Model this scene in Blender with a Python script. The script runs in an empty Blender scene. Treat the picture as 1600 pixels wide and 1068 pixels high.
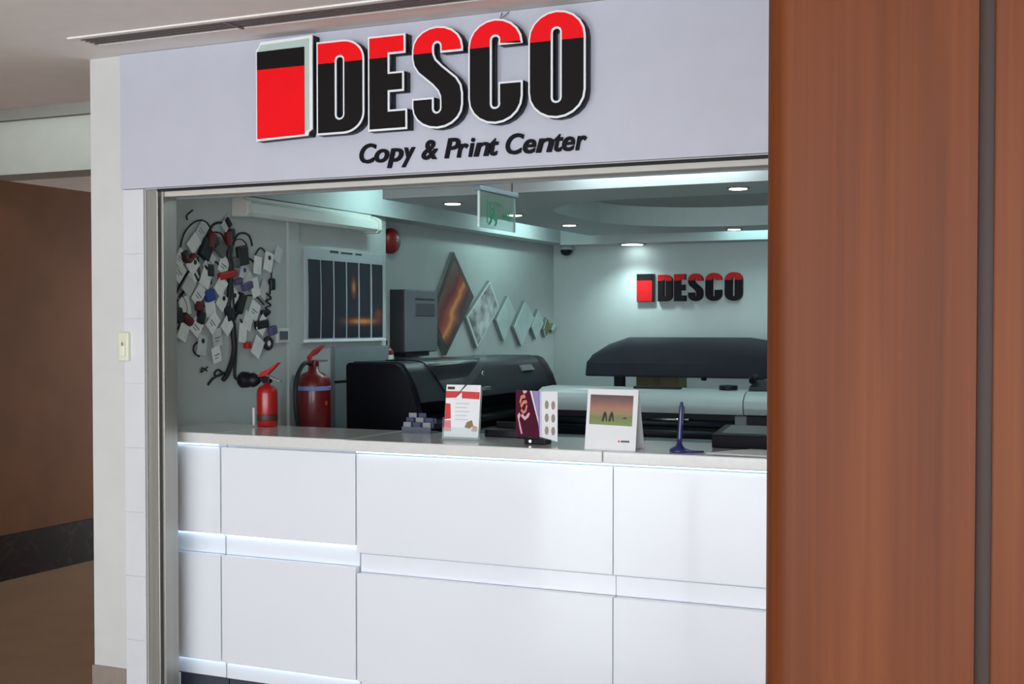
import bpy, bmesh, math, random
from mathutils import Vector, Matrix
random.seed(7)
sc = bpy.context.scene
C = sc.collection
PI = math.pi

# ------------------------------------------------------------------ camera
cam_d = bpy.data.cameras.new('camera'); cam = bpy.data.objects.new('camera', cam_d); C.objects.link(cam)
cam.location = (0, 0, 1.6)
cam.rotation_euler = (math.radians(90 - 1.37), 0, math.radians(24.63))
cam_d.sensor_fit = 'HORIZONTAL'; cam_d.sensor_width = 36.0
cam_d.lens = 36.0 * 1985.0 / 1600.0
cam_d.shift_y = 20.8 / 1600.0
cam_d.clip_start = 0.05
sc.camera = cam

# ------------------------------------------------------------------ sky, exposure
world = bpy.data.worlds.new('sky'); sc.world = world; world.use_nodes = True
bg = world.node_tree.nodes['Background']
bg.inputs['Color'].default_value = (0.86, 0.93, 1.0, 1)
bg.inputs['Strength'].default_value = 9.3
sc.view_settings.view_transform = 'Standard'
sc.view_settings.look = 'None'
sc.view_settings.gamma = 1
sc.view_settings.use_curve_mapping = False
sc.view_settings.exposure = 0.0
sc.cycles.use_denoising = True
sc.cycles.max_bounces = 8
sc.cycles.diffuse_bounces = 5
sc.cycles.caustics_reflective = False
sc.cycles.caustics_refractive = False
sc.cycles.sample_clamp_indirect = 6


def portal(name, loc, rot, sx, sy):
    l = bpy.data.lights.new(name, 'AREA'); l.shape = 'RECTANGLE'; l.size = sx; l.size_y = sy
    l.cycles.is_portal = True
    o = bpy.data.objects.new(name, l); C.objects.link(o); o.location = loc; o.rotation_euler = rot
    return o


# the glazed street front of the lobby, behind the photographer
portal('daylight_opening', (-0.5, -5.05, 1.4), (PI / 2, 0, 0), 11.0, 2.7)


def spot(name, loc, power, col, size=120, blend=.6, radius=.04, rot=(0, 0, 0)):
    l = bpy.data.lights.new(name, 'SPOT'); l.energy = power; l.color = col
    l.spot_size = math.radians(size); l.spot_blend = blend; l.shadow_soft_size = radius
    o = bpy.data.objects.new(name, l); C.objects.link(o); o.location = loc; o.rotation_euler = rot
    return o


def lin(c):
    return tuple((v / 255 / 12.92 if v / 255 <= .04045 else ((v / 255 + .055) / 1.055) ** 2.4) for v in c) + (1,)


COOL = (0.72, 0.97, 1.0)

# ------------------------------------------------------------------ materials
MATS = {}


def mat(name, col, rough=.5, metal=0, coat=0, spec=.5, noise=0, nscale=8, stretch=(1, 1, 1), col2=None, bump=0, bscale=120,
        emit=None, estr=0, trans=0, alpha=1, coat_rough=.05):
    if name in MATS: return MATS[name]
    m = bpy.data.materials.new(name); m.use_nodes = True; MATS[name] = m
    nt = m.node_tree; b = nt.nodes['Principled BSDF']
    c = lin(col)
    b.inputs['Base Color'].default_value = c
    b.inputs['Roughness'].default_value = rough; b.inputs['Metallic'].default_value = metal
    b.inputs['Coat Weight'].default_value = coat; b.inputs['Coat Roughness'].default_value = coat_rough
    b.inputs['Specular IOR Level'].default_value = spec
    b.inputs['Transmission Weight'].default_value = trans; b.inputs['Alpha'].default_value = alpha
    if emit:
        b.inputs['Emission Color'].default_value = lin(emit); b.inputs['Emission Strength'].default_value = estr
    tc = nt.nodes.new('ShaderNodeTexCoord'); mp = nt.nodes.new('ShaderNodeMapping')
    nt.links.new(tc.outputs['Object'], mp.inputs['Vector']); mp.inputs['Scale'].default_value = stretch
    nz = nt.nodes.new('ShaderNodeTexNoise'); nz.inputs['Scale'].default_value = nscale; nz.inputs['Detail'].default_value = 5
    nt.links.new(mp.outputs['Vector'], nz.inputs['Vector'])
    rp = nt.nodes.new('ShaderNodeValToRGB')
    k = noise if noise else .02
    d = tuple(max(0, v * (1 - k)) for v in c[:3]) + (1,); u = tuple(min(1, v * (1 + k)) for v in c[:3]) + (1,)
    if col2: d, u = c, lin(col2)
    rp.color_ramp.elements[0].color = d; rp.color_ramp.elements[1].color = u
    rp.color_ramp.elements[0].position = .35; rp.color_ramp.elements[1].position = .65
    nt.links.new(nz.outputs['Fac'], rp.inputs['Fac']); nt.links.new(rp.outputs['Color'], b.inputs['Base Color'])
    if bump:
        n2 = nt.nodes.new('ShaderNodeTexNoise'); n2.inputs['Scale'].default_value = bscale
        nt.links.new(mp.outputs['Vector'], n2.inputs['Vector'])
        bp = nt.nodes.new('ShaderNodeBump'); bp.inputs['Strength'].default_value = bump; bp.inputs['Distance'].default_value = .002
        nt.links.new(n2.outputs['Fac'], bp.inputs['Height']); nt.links.new(bp.outputs['Normal'], b.inputs['Normal'])
    return m


def emis(name, col, s):
    if name in MATS: return MATS[name]
    m = bpy.data.materials.new(name); m.use_nodes = True; MATS[name] = m
    nt = m.node_tree; nt.nodes.clear()
    e = nt.nodes.new('ShaderNodeEmission'); o = nt.nodes.new('ShaderNodeOutputMaterial')
    e.inputs['Color'].default_value = lin(col); e.inputs['Strength'].default_value = s
    nt.links.new(e.outputs[0], o.inputs[0]); return m


def wood(name, dark, mid, light):
    m = bpy.data.materials.new(name); m.use_nodes = True; nt = m.node_tree; b = nt.nodes['Principled BSDF']
    tc = nt.nodes.new('ShaderNodeTexCoord')
    def nz(scale, st, det):
        mp = nt.nodes.new('ShaderNodeMapping'); mp.inputs['Scale'].default_value = st
        nt.links.new(tc.outputs['Object'], mp.inputs['Vector'])
        n = nt.nodes.new('ShaderNodeTexNoise'); n.inputs['Scale'].default_value = scale; n.inputs['Detail'].default_value = det
        nt.links.new(mp.outputs['Vector'], n.inputs['Vector']); return n
    a = nz(9, (1, 1, .05), 3); g = nz(70, (1, 1, .012), 6)
    mx = nt.nodes.new('ShaderNodeMath'); mx.operation = 'MULTIPLY_ADD'; mx.inputs[1].default_value = .35; 
    nt.links.new(g.outputs['Fac'], mx.inputs[0])
    m2 = nt.nodes.new('ShaderNodeMath'); m2.operation = 'MULTIPLY'; m2.inputs[1].default_value = .65
    nt.links.new(a.outputs['Fac'], m2.inputs[0]); nt.links.new(m2.outputs[0], mx.inputs[2])
    r = nt.nodes.new('ShaderNodeValToRGB'); e = r.color_ramp.elements
    e[0].position = .36; e[0].color = lin(dark); e[1].position = .64; e[1].color = lin(light)
    k = e.new(.5); k.color = lin(mid)
    nt.links.new(mx.outputs[0], r.inputs['Fac']); nt.links.new(r.outputs['Color'], b.inputs['Base Color'])
    b.inputs['Roughness'].default_value = .5; b.inputs['Specular IOR Level'].default_value = .22
    return m


def stone(name, base, vein, scale, rough):
    m = bpy.data.materials.new(name); m.use_nodes = True; nt = m.node_tree; b = nt.nodes['Principled BSDF']
    tc = nt.nodes.new('ShaderNodeTexCoord'); n = nt.nodes.new('ShaderNodeTexNoise')
    n.inputs['Scale'].default_value = scale; n.inputs['Detail'].default_value = 8; n.inputs['Distortion'].default_value = 1.6
    nt.links.new(tc.outputs['Object'], n.inputs['Vector'])
    r = nt.nodes.new('ShaderNodeValToRGB'); e = r.color_ramp.elements
    e[0].position = .485; e[0].color = lin(base); e[1].position = .515; e[1].color = lin(base)
    k = e.new(.5); k.color = lin(vein)
    nt.links.new(n.outputs['Fac'], r.inputs['Fac']); nt.links.new(r.outputs['Color'], b.inputs['Base Color'])
    b.inputs['Roughness'].default_value = rough; b.inputs['Specular IOR Level'].default_value = .2
    return m


def clear(name, col, amount=.12, rough=.05):
    """thin clear acrylic: mostly transparent, faint gloss and tint"""
    m = bpy.data.materials.new(name); m.use_nodes = True; nt = m.node_tree; nt.nodes.clear(); MATS[name] = m
    o = nt.nodes.new('ShaderNodeOutputMaterial'); mix = nt.nodes.new('ShaderNodeMixShader')
    t = nt.nodes.new('ShaderNodeBsdfTransparent'); p = nt.nodes.new('ShaderNodeBsdfPrincipled')
    p.inputs['Base Color'].default_value = lin(col); p.inputs['Roughness'].default_value = rough
    mix.inputs[0].default_value = amount
    nt.links.new(t.outputs[0], mix.inputs[1]); nt.links.new(p.outputs[0], mix.inputs[2]); nt.links.new(mix.outputs[0], o.inputs[0])
    return m


white_wall = mat('white_wall', (210, 210, 208), .55, bump=.08)
sign_white = mat('sign_white', (196, 197, 210), .5, noise=.015)
lobby_ceil = mat('lobby_ceiling_paint', (244, 240, 238), .8, bump=.05)
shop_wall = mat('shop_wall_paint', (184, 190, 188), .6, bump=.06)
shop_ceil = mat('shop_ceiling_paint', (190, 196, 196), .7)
brown_wall = mat('brown_wall', (98, 60, 33), .6, spec=.25, noise=.10, nscale=3, bump=.05)
beam_paint = mat('beam_paint', (158, 160, 150), .7)
floor_m = mat('lobby_floor_marble', (206, 194, 178), .14, noise=.10, nscale=4)
shop_floor_m = mat('shop_floor_tile', (222, 222, 218), .35, noise=.03)
marble_dark = stone('dark_marble', (24, 14, 12), (56, 38, 32), 2.2, .38)
pillar_base = mat('brown_stone_skirting', (150, 138, 128), .4, noise=.06, nscale=20)
alu = mat('brushed_aluminium', (168, 166, 160), .4, .6, noise=.05, nscale=40, stretch=(1, 1, .02))
black_gap = mat('dark_slot', (22, 21, 22), .7)
gloss_white = mat('gloss_white_laminate', (238, 241, 248), .18, coat=.7, noise=.008, nscale=2)
quartz = mat('white_quartz', (222, 222, 220), .16, coat=.4, noise=.02, nscale=60)
led_m = emis('led_strip_glow', (196, 232, 255), 3.6)
toe_m = mat('dark_plinth', (62, 62, 74), .6)
red_m = mat('sign_red', (250, 16, 26), .55, spec=.15, noise=.02)
black_m = mat('sign_black', (26, 22, 23), .6, spec=.12, noise=.03)
trim_white = mat('sign_white_edge', (240, 243, 246), .4)
return_m = mat('sign_dark_return', (24, 26, 36), .5, spec=.25)
plastic_black = mat('black_plastic', (16, 17, 24), .45, spec=.3, noise=.06, nscale=30)
plastic_dark = mat('dark_grey_plastic', (30, 35, 43), .36, spec=.35, noise=.06, nscale=30)
plastic_grey = mat('grey_plastic', (120, 126, 130), .45)
cap_m = mat('near_black_end_cap', (12, 11, 18), .6, spec=.15)
cover_m = mat('black_dust_cover_fabric', (38, 40, 52), .8, noise=.12, nscale=5, bump=.3, bscale=60)
print_white = mat('printer_white', (180, 187, 186), .4)
chrome = mat('chrome', (210, 210, 208), .15, 1)
paper = mat('paper_white', (236, 236, 238), .6)
card_m = mat('card_off_white', (232, 234, 232), .6, noise=.05, nscale=40)
card_m2 = mat('card_grey_white', (200, 202, 202), .6, noise=.06, nscale=40)
cable_m = mat('cable_black', (26, 26, 30), .5)
red_plug = mat('plug_red', (176, 34, 34), .45)
maroon = mat('plug_maroon', (96, 24, 34), .5)
blue_plug = mat('plug_blue', (36, 72, 140), .4)
violet_m = mat('plug_violet', (86, 80, 120), .5)
ext_red = mat('extinguisher_red', (158, 16, 18), .32, coat=.2)
ext_red2 = mat('extinguisher_deep_red', (112, 13, 20), .35, coat=.2)
label_white = mat('label_white', (214, 214, 210), .5)
ink = mat('printed_black', (40, 38, 40), .6)
wood_m = wood('cherry_wood_veneer', (86, 40, 12), (101, 49, 16), (114, 60, 26))
groove_m = mat('dark_wood_groove', (48, 24, 14), .6)
acrylic = clear('clear_acrylic', (225, 240, 238), .16)
acrylic_green = clear('exit_acrylic', (176, 222, 208), .42, .25)
green_m = mat('exit_green', (24, 150, 106), .5, emit=(24, 150, 106), estr=.12)
glass_edge = mat('acrylic_edge', (206, 226, 226), .3)
lamp_glow = emis('lamp_glow', (255, 250, 236), 9)
lamp_cool = emis('lamp_glow_cool', (225, 250, 250), 9)
cove_m = emis('cove_led_glow', (190, 245, 245), 14)
front_fill = emis('front_fill_glow', (228, 246, 250), 34)
cove_and_fill = emis('cove_and_tray_fill', (200, 246, 244), 42)
bulb_trim = mat('lamp_trim', (120, 116, 108), .5)

# ------------------------------------------------------------------ mesh helpers
ORG = {}


class MB:
    def __init__(s): s.bm = bmesh.new()

    def _m(s, fn):
        n = len(s.bm.verts); fn(); s.bm.verts.ensure_lookup_table(); return [s.bm.verts[i] for i in range(n, len(s.bm.verts))]

    def box(s, x0, x1, y0, y1, z0, z1, bev=0, seg=2):
        t = bmesh.new()
        r = bmesh.ops.create_cube(t, size=1)
        for v in t.verts:
            v.co = Vector(((x0 + x1) / 2 + v.co.x * (x1 - x0), (y0 + y1) / 2 + v.co.y * (y1 - y0), (z0 + z1) / 2 + v.co.z * (z1 - z0)))
        if bev: bmesh.ops.bevel(t, geom=t.edges[:], offset=bev, segments=seg, affect='EDGES', profile=.5)
        s._join(t); return s

    def _join(s, t, M=None):
        if M is not None: t.transform(M)
        me = bpy.data.meshes.new('tmp'); t.to_mesh(me); t.free(); s.bm.from_mesh(me); bpy.data.meshes.remove(me)

    def prism(s, pts, axis, a, b, bev=0):
        """polygon pts (two coords) extruded along axis from a to b"""
        t = bmesh.new()
        def co(p, h):
            return {'x': (h, p[0], p[1]), 'y': (p[0], h, p[1]), 'z': (p[0], p[1], h)}[axis]
        A = [t.verts.new(co(p, a)) for p in pts]; B = [t.verts.new(co(p, b)) for p in pts]
        n = len(pts)
        t.faces.new(A); t.faces.new(B[::-1])
        for i in range(n): t.faces.new((A[i], B[i], B[(i + 1) % n], A[(i + 1) % n]))
        bmesh.ops.recalc_face_normals(t, faces=t.faces[:])
        if bev: bmesh.ops.bevel(t, geom=t.edges[:], offset=bev, segments=2, affect='EDGES', profile=.5)
        s._join(t); return s

    def tube(s, pts, r, n=8, smooth_path=True, caps=True):
        P = [Vector(p) for p in pts]
        if smooth_path and len(P) > 2:
            Q = []
            for i in range(len(P) - 1):
                p0, p1, p2, p3 = P[max(i - 1, 0)], P[i], P[i + 1], P[min(i + 2, len(P) - 1)]
                for k in range(5):
                    u = k / 5
                    Q.append(.5 * ((2 * p1) + (p2 - p0) * u + (2 * p0 - 5 * p1 + 4 * p2 - p3) * u * u + (3 * p1 - p0 - 3 * p2 + p3) * u ** 3))
            Q.append(P[-1]); P = Q
        rr = r if isinstance(r, (list, tuple)) else None
        rings = []; up = None
        for i, p in enumerate(P):
            d = (P[min(i + 1, len(P) - 1)] - P[max(i - 1, 0)])
            if d.length < 1e-9: d = Vector((0, 0, 1))
            d.normalize()
            if up is None: up = Vector((0, 0, 1)) if abs(d.z) < .9 else Vector((1, 0, 0))
            a = d.cross(up)
            if a.length < 1e-6: a = d.orthogonal()
            a.normalize(); up = a.cross(d).normalized()
            rad = rr[min(int(i * len(rr) / len(P)), len(rr) - 1)] if rr else r
            rings.append([s.bm.verts.new(p + (a * math.cos(2 * PI * k / n) + up * math.sin(2 * PI * k / n)) * rad) for k in range(n)])
        for A, B in zip(rings, rings[1:]):
            for k in range(n):
                f = s.bm.faces.new((A[k], A[(k + 1) % n], B[(k + 1) % n], B[k])); f.smooth = True
        if caps: s.bm.faces.new(rings[0][::-1]); s.bm.faces.new(rings[-1])
        return s

    def lathe(s, prof, c=(0, 0, 0), axis='z', n=24, smooth=True):
        """prof: list of (radius, height)"""
        rings = []
        for r, h in prof:
            ring = []
            for k in range(n):
                a = 2 * PI * k / n; u, v = r * math.cos(a), r * math.sin(a)
                p = {'z': (u, v, h), 'y': (u, h, v), 'x': (h, u, v)}[axis]
                ring.append(s.bm.verts.new((c[0] + p[0], c[1] + p[1], c[2] + p[2])))
            rings.append(ring)
        for A, B in zip(rings, rings[1:]):
            for k in range(n):
                f = s.bm.faces.new((A[k], A[(k + 1) % n], B[(k + 1) % n], B[k])); f.smooth = smooth
        s.bm.faces.new(rings[0][::-1]); s.bm.faces.new(rings[-1])
        return s

    def build(s, name, m, parent=None, **kw):
        bm = s.bm
        bmesh.ops.recalc_face_normals(bm, faces=bm.faces[:])
        if parent is not None:
            o0 = ORG[parent.name]
        else:
            xs = [v.co.x for v in bm.verts]; ys = [v.co.y for v in bm.verts]; zs = [v.co.z for v in bm.verts]
            o0 = Vector(((min(xs) + max(xs)) / 2, (min(ys) + max(ys)) / 2, min(zs)))
        bmesh.ops.translate(bm, verts=bm.verts[:], vec=-o0)
        me = bpy.data.meshes.new(name); bm.to_mesh(me); bm.free()
        me.materials.append(m)
        o = bpy.data.objects.new(name, me); C.objects.link(o)
        ORG[o.name] = o0
        if parent is not None: o.parent = parent
        else: o.location = o0
        for k, v in kw.items(): o[k] = v
        return o


def thing(name, label, cat, loc, group=None):
    o = bpy.data.objects.new(name, None); C.objects.link(o); o.location = loc; o.empty_display_size = .1
    o['label'] = label; o['category'] = cat
    if group: o['group'] = group
    ORG[o.name] = Vector(loc); return o


def struct(name, mb, m, label=None):
    o = mb.build(name, m); o['kind'] = 'structure'
    if label: o['label'] = label
    return o


def bx(*a, **k): return MB().box(*a, **k)


def smooth_angle(o, deg=40):
    for p in o.data.polygons: p.use_smooth = True
    o.data.set_sharp_from_angle(angle=math.radians(deg))
    return o


# ------------------------------------------------------------------ lobby shell
struct('floor', bx(-9, 6, -5.2, 3.1, -.1, 0), floor_m, 'polished beige stone floor of the lobby')
struct('floor_corridor', bx(-9, 6, 3.1, 4.36, -.1, 0).box(-9, -4.0, 4.36, 13, -.1, 0), mat('shaded_floor_stone', (146, 122, 98), .3, noise=.08, nscale=5), 'stone floor of the corridor and along the shop front, coloured darker for shade')  # darker copy of the lobby floor: the unlit look is put into its colour
struct('floor_shop', bx(-4.0, 2.0, 4.36, 9.5, -.1, 0), shop_floor_m, 'grey tiled floor inside the print shop')
# lobby ceiling with a slot cut out for the diffuser: three slabs around it
DX0, DX1, DY0, DY1 = -3.66, .6, 3.865, 3.985
cl = bx(-9, 6, -5.2, DY0, 2.73, 2.85).box(-9, 6, DY1, 4.97, 2.73, 2.85).box(-9, DX0, DY0, DY1, 2.73, 2.85).box(DX1, 6, DY0, DY1, 2.73, 2.85)
struct('ceiling', cl, lobby_ceil, 'pale plaster lobby ceiling')
struct('ceiling_recess', bx(-9, -3.9, 4.97, 5.9, 2.98, 3.05), lobby_ceil, 'shadowed recess above the corridor beam')
struct('beam', bx(-9, -4.0, 5.69, 5.95, 2.5, 2.98), beam_paint, 'pale beam across the corridor mouth')
struct('trim_beam', bx(-9, -4.0, 5.66, 5.69, 2.818, 2.98), mat('beam_strip_paint', (122, 120, 112), .7), 'darker strip along the top of the corridor beam')  # strip along the beam top, darker than the beam itself
struct('ceiling_corridor', bx(-9, -4.0, 5.95, 13, 2.5, 2.6), lobby_ceil, 'low corridor ceiling')
struct('wall_left', bx(-6.4, -6.2, 4.2, 13, 0, 2.98), brown_wall, 'brown corridor wall')
struct('baseboard_left', bx(-6.2, -6.18, 4.2, 13, 0, .283), marble_dark, 'tall dark veined marble skirting on the brown corridor wall')
struct('wall_corridor_end', bx(-6.4, -3.9, 13, 13.2, 0, 2.6), brown_wall, 'brown wall closing the corridor')
struct('wall_lobby_left', bx(-9.2, -9, -5.2, 6.0, 0, 2.98), brown_wall, 'brown wall at the far side of the lobby')
struct('wall_lobby_return', bx(-9, -6.4, 5.8, 6.0, 0, 2.5), brown_wall, 'brown return wall beside the corridor')
struct('wall_lobby_right', bx(6, 6.2, -5.2, 4.36, 0, 2.85), white_wall, 'white right-hand wall of the lobby')
# street front: mullions, sill and head of the glazing behind the photographer
for i, (xa, xb) in enumerate(((-9, -6.0), (5.0, 6.0))):
    struct('wall_street', bx(xa, xb, -5.2, -5.0, 0, 2.85), white_wall, 'wall beside the street glazing')
win = struct('window_1', bx(-6.0, 5.0, -5.2, -5.0, 0, .12).box(-6.0, 5.0, -5.2, -5.0, 2.6, 2.85), alu, 'street glazing frame of the lobby')
for x in (-4.1, -2.2, -.3, 1.6, 3.4):
    bx(x - .05, x + .05, -5.16, -5.04, .12, 2.6).build('mullion', alu, win)
bx(-6.0, 5.0, -5.14, -5.06, 1.95, 2.03).build('transom', alu, win)

# ------------------------------------------------------------------ shop front
struct('wall_front_pillar', bx(-3.905, -3.61, 4.2, 4.35, 0, 2.73), white_wall, 'white plastered pier left of the shop opening')
struct('baseboard_front', bx(-3.91, -3.70, 4.19, 4.2, 0, .138), pillar_base, 'small grey-brown stone skirting at the foot of the white pier')
struct('wall_front_lintel', bx(-3.61, 3.0, 4.2, 4.32, 2.165, 2.73), white_wall, 'white lintel over the shop opening')
struct('wall_front_right', bx(.35, 6.0, 4.2, 4.36, 0, 2.165).box(3.0, 6.0, 4.2, 4.36, 2.165, 2.73), white_wall, 'white shop front wall right of the opening')
struct('trim_1', bx(-3.72, .9, 4.175, 4.2, 2.168, 2.728), sign_white, 'pale lilac-white fascia board behind the red and black sign')
cl5 = struct('trim_5', bx(-3.718, -3.612, 4.192, 4.2, 0, 2.166), mat('tile_joint', (216, 218, 220), .6), 'narrow white tiled strip on the pier beside the shutter guide')
for k in range(8):
    bx(-3.7185, -3.6115, 4.187, 4.1925, .001 + k * .271, .2695 + k * .271, bev=.001).build('tile', mat('strip_tile', (220, 222, 226), .3), cl5)
# shutter guide: aluminium channel, dark slot
g = thing('shutter_guide', 'tall aluminium roller shutter guide on the inner edge of the white pier', 'shutter guide', (-3.57, 4.25, 0))
bx(-3.608, -3.552, 4.205, 4.30, 0, 2.165, bev=.003).build('channel', alu, g)
bx(-3.552, -3.543, 4.235, 4.30, 0, 2.165).build('slot', black_gap, g)
bx(-3.543, -3.531, 4.215, 4.30, 0, 2.165, bev=.002).build('lip', alu, g)
struct('trim_2', bx(-3.72, -3.578, 4.305, 4.352, .10, 2.3), mat('jamb_paint', (196, 192, 184), .5), 'cream inner jamb behind the shutter guide')
struct('trim_3', bx(-3.72, -3.566, 4.300, 4.356, 0, .105, bev=.004), mat('jamb_plinth', (206, 206, 206), .5), 'small plinth block at the foot of the inner jamb')
sh = thing('roller_shutter', 'rolled-up shutter with only its bottom bar showing under the lintel', 'shutter', (-1.6, 4.27, 2.12))
bx(-3.55, .35, 4.20, 4.226, 2.155, 2.1645).build('slot', black_gap, sh)
bx(-3.55, .35, 4.226, 4.30, 2.134, 2.1645, bev=.003).build('bottom_bar', mat('shutter_bar', (206, 202, 196), .45), sh)
bx(-3.55, .35, 4.30, 4.312, 2.128, 2.1645).build('seal', plastic_grey, sh)

# ------------------------------------------------------------------ shop shell
ZC = 2.75
struct('wall_shop_left', bx(-4.0, -3.78, 4.352, 6.47, 0, ZC), shop_wall, 'shop side wall behind the cable tree and the strip poster')
struct('wall_shop_recess', bx(-4.0, -3.9, 6.47, 9.3, 0, ZC), shop_wall, 'set-back shop side wall with the diamond pictures')
struct('trim_4', bx(-3.78, -3.765, 5.462, 5.552, 0, 2.23), shop_wall, 'shallow pilaster beside the strip poster')
struct('wall_back', bx(-4.0, 2.0, 9.3, 9.5, 0, ZC), shop_wall, 'back wall of the shop with the small red and black sign')
struct('wall_shop_right', bx(1.8, 2.0, 4.36, 9.3, 0, ZC), shop_wall, 'right side wall of the shop')
struct('ceiling_shop', bx(-4.0, 2.0, 4.32, 9.5, ZC, ZC + .1), shop_ceil, 'high ceiling slab of the shop')
bk = MB().box(-3.9, -3.745, 4.36, 9.3, 2.228, ZC).box(-3.745, 1.8, 9.06, 9.3, 2.215, ZC).box(1.5, 1.8, 4.36, 9.06, 2.228, ZC)
struct('ceiling_bulkhead', bk, shop_ceil, 'plaster bulkhead running round the edge of the shop ceiling')
# floating ring ceiling with rounded tray opening
RX0, RX1, RY0, RY1, RZ = -3.455, 1.2, 5.88, 8.93, 2.27
ix0, ix1, iy0, iy1, rad = -2.95, .7, 6.42, 8.47, .75


def rrect(x0, x1, y0, y1, r, n=10):
    P = []
    for cx, cy, a0 in ((x1 - r, y1 - r, 0), (x0 + r, y1 - r, 90), (x0 + r, y0 + r, 180), (x1 - r, y0 + r, 270)):
        for k in range(n + 1):
            a = math.radians(a0 + 90 * k / n); P.append((cx + r * math.cos(a), cy + r * math.sin(a)))
    return P


def ring_mesh(outer, inner, z0, z1):
    """flat ring between a rectangle and a rounded opening, both lists sampled with the same count"""
    t = MB(); bm = t.bm; n = len(inner)
    V = [[bm.verts.new((p[0], p[1], z)) for p in L] for L in (outer, inner) for z in (z0, z1)]
    ob, ot, ib, it = V
    for i in range(n):
        j = (i + 1) % n
        for q in ((ob[i], ob[j], ib[j], ib[i]), (ot[i], it[i], it[j], ot[j]), (ob[i], ot[i], ot[j], ob[j]), (ib[i], ib[j], it[j], it[i])):
            try: bm.faces.new(q)
            except ValueError: pass
    return t


inner = rrect(ix0, ix1, iy0, iy1, rad)
outer = rrect(RX0, RX1, RY0, RY1, .004)
struct('ceiling_ring', ring_mesh(outer, inner, RZ, 2.46), shop_ceil, 'dropped ring of ceiling with a rounded tray opening over the shop')
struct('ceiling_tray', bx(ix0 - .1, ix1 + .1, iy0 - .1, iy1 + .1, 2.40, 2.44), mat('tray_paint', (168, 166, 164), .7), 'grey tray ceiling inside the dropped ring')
COVE = [((RX0 - .03, RX0 - .005, 5.93, 6.40, 2.415, 2.43), 'short pale cove light at the front left corner of the dropped ceiling'),
        ((RX0 - .03, RX0 - .005, 7.75, 8.55, 2.36, 2.375), 'pale cove light along the left edge of the dropped ceiling near the back'),
        ((-2.45, -.6, RY1 + .005, RY1 + .03, 2.31, 2.325), 'pale cove light strip along the back edge of the dropped ceiling'),
        ((-2.35, -1.45, RY0 - .11, RY0 - .08, 2.43, 2.445), 'added fill light strip, out of view above the front edge of the dropped ceiling')]  # last strip is added out of view to brighten the ring's front face
for a, lab in COVE:
    o = bx(*a).build('cove_light', front_fill if a[5] == 2.445 else (cove_and_fill if a[0] < -3 else cove_m)); o['category'] = 'cove light'; o['label'] = lab
bx(-2.5, .3, iy0 + .004, iy0 + .02, 2.33, 2.345).build('tray_fill', cove_and_fill)  # unseen strip added to brighten the tray's faces
o = bpy.data.objects['tray_fill']; o['category'] = 'cove light'; o['label'] = 'added fill light strip, out of view inside the rounded tray opening'


def downlight(x, y, z, r, label, glow, power, col, size=130, dy=0, blend=.6):
    t = thing('downlight', label, 'ceiling light', (x, y, z), 'round lamps in the shop ceiling')
    MB().lathe([(r * 1.25, z), (r * 1.25, z - .004), (r, z - .006), (r, z)], (x, y, 0)).build('trim_ring', bulb_trim, t)
    MB().lathe([(r * .95, z - .001), (r * .95, z - .008), (r * .4, z - .011)], (x, y, 0)).build('lens', glow, t)
    spot('downlight_beam', (x, y + dy, z - .03), power, col, size, blend)


WARM = (1, .95, .85)
for x, y, l in ((-3.215, 6.23, 'small round lamp in dropped ceiling, nearest the front above the poster'),
                (-3.21, 7.04, 'small round lamp in dropped ceiling just right of the green exit sign'),
                (-3.2, 7.90, 'small round lamp in dropped ceiling above the dome camera'),
                (-1.59, 6.12, 'small round lamp in dropped ceiling, upper right beside the wood column'),
                (-2.29, 8.71, 'small round lamp at the back edge of the dropped ceiling above the small sign')):
    downlight(x, y, RZ, .045, l, lamp_glow, 11, COOL)
downlight(-3.2, 9.175, 2.215, .085, 'large round lamp against the back wall lighting the small sign', lamp_cool, 26, COOL, 128, -.10, 1.0)

# ------------------------------------------------------------------ wood column (foreground)
YC = 2.0
col = thing('wood_column', 'tall cherry-wood clad column with a rounded corner in the foreground', 'column', (-.05, 2.3, 0))


def rbox(x0, x1, y0, y1, r):
    P = []
    for cx, cy, a0 in ((x0 + r, y0 + r, 180),):
        for k in range(13):
            a = math.radians(a0 + 90 * k / 12); P.append((cx + r * math.cos(a), cy + r * math.sin(a)))
    return P + [(x1, y0), (x1, y1), (x0, y1)]


o = MB().prism(rbox(-.482, -.159, YC, 2.6, .05), 'z', 0, 2.729).build('panel', wood_m, col); smooth_angle(o, 30)
bx(-.159, -.137, YC + .018, 2.6, 0, 2.729).build('groove', groove_m, col)
o = bx(-.137, .42, YC + .004, 2.6, 0, 2.729, bev=.003).build('panel', wood_m, col)

# ------------------------------------------------------------------ linear diffuser in lobby ceiling
df = thing('linear_diffuser', 'long white slot air diffuser with dark slots in the lobby ceiling', 'air vent', (-1.5, 3.925, 2.72))
bx(DX0 - .03, DX1, DY0 - .022, DY0 + .004, 2.724, 2.735).build('frame_rail', lobby_ceil, df)
bx(DX0 - .03, DX1, DY1 - .004, DY1 + .014, 2.724, 2.735).build('frame_rail', lobby_ceil, df)
bx(DX0 - .03, DX0 + .004, DY0, DY1, 2.724, 2.735).build('frame_rail', lobby_ceil, df)
bx(DX0, DX1, DY0, DY1, 2.80, 2.83).build('duct_back', black_gap, df)
slm = mat('diffuser_slat', (112, 104, 102), .5)
for k in range(4):
    yy = DY0 + .016 + k * .0255
    MB().prism([(yy + .002, 2.724), (yy + .008, 2.724), (yy + .012, 2.76), (yy + .008, 2.76)], 'x', DX0, DX1).build('slat', slm, df)
for x in (-2.95, -1.9):
    bx(x - .006, x + .006, DY0, DY1, 2.721, 2.73).build('joint_cover', slm, df)

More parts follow.
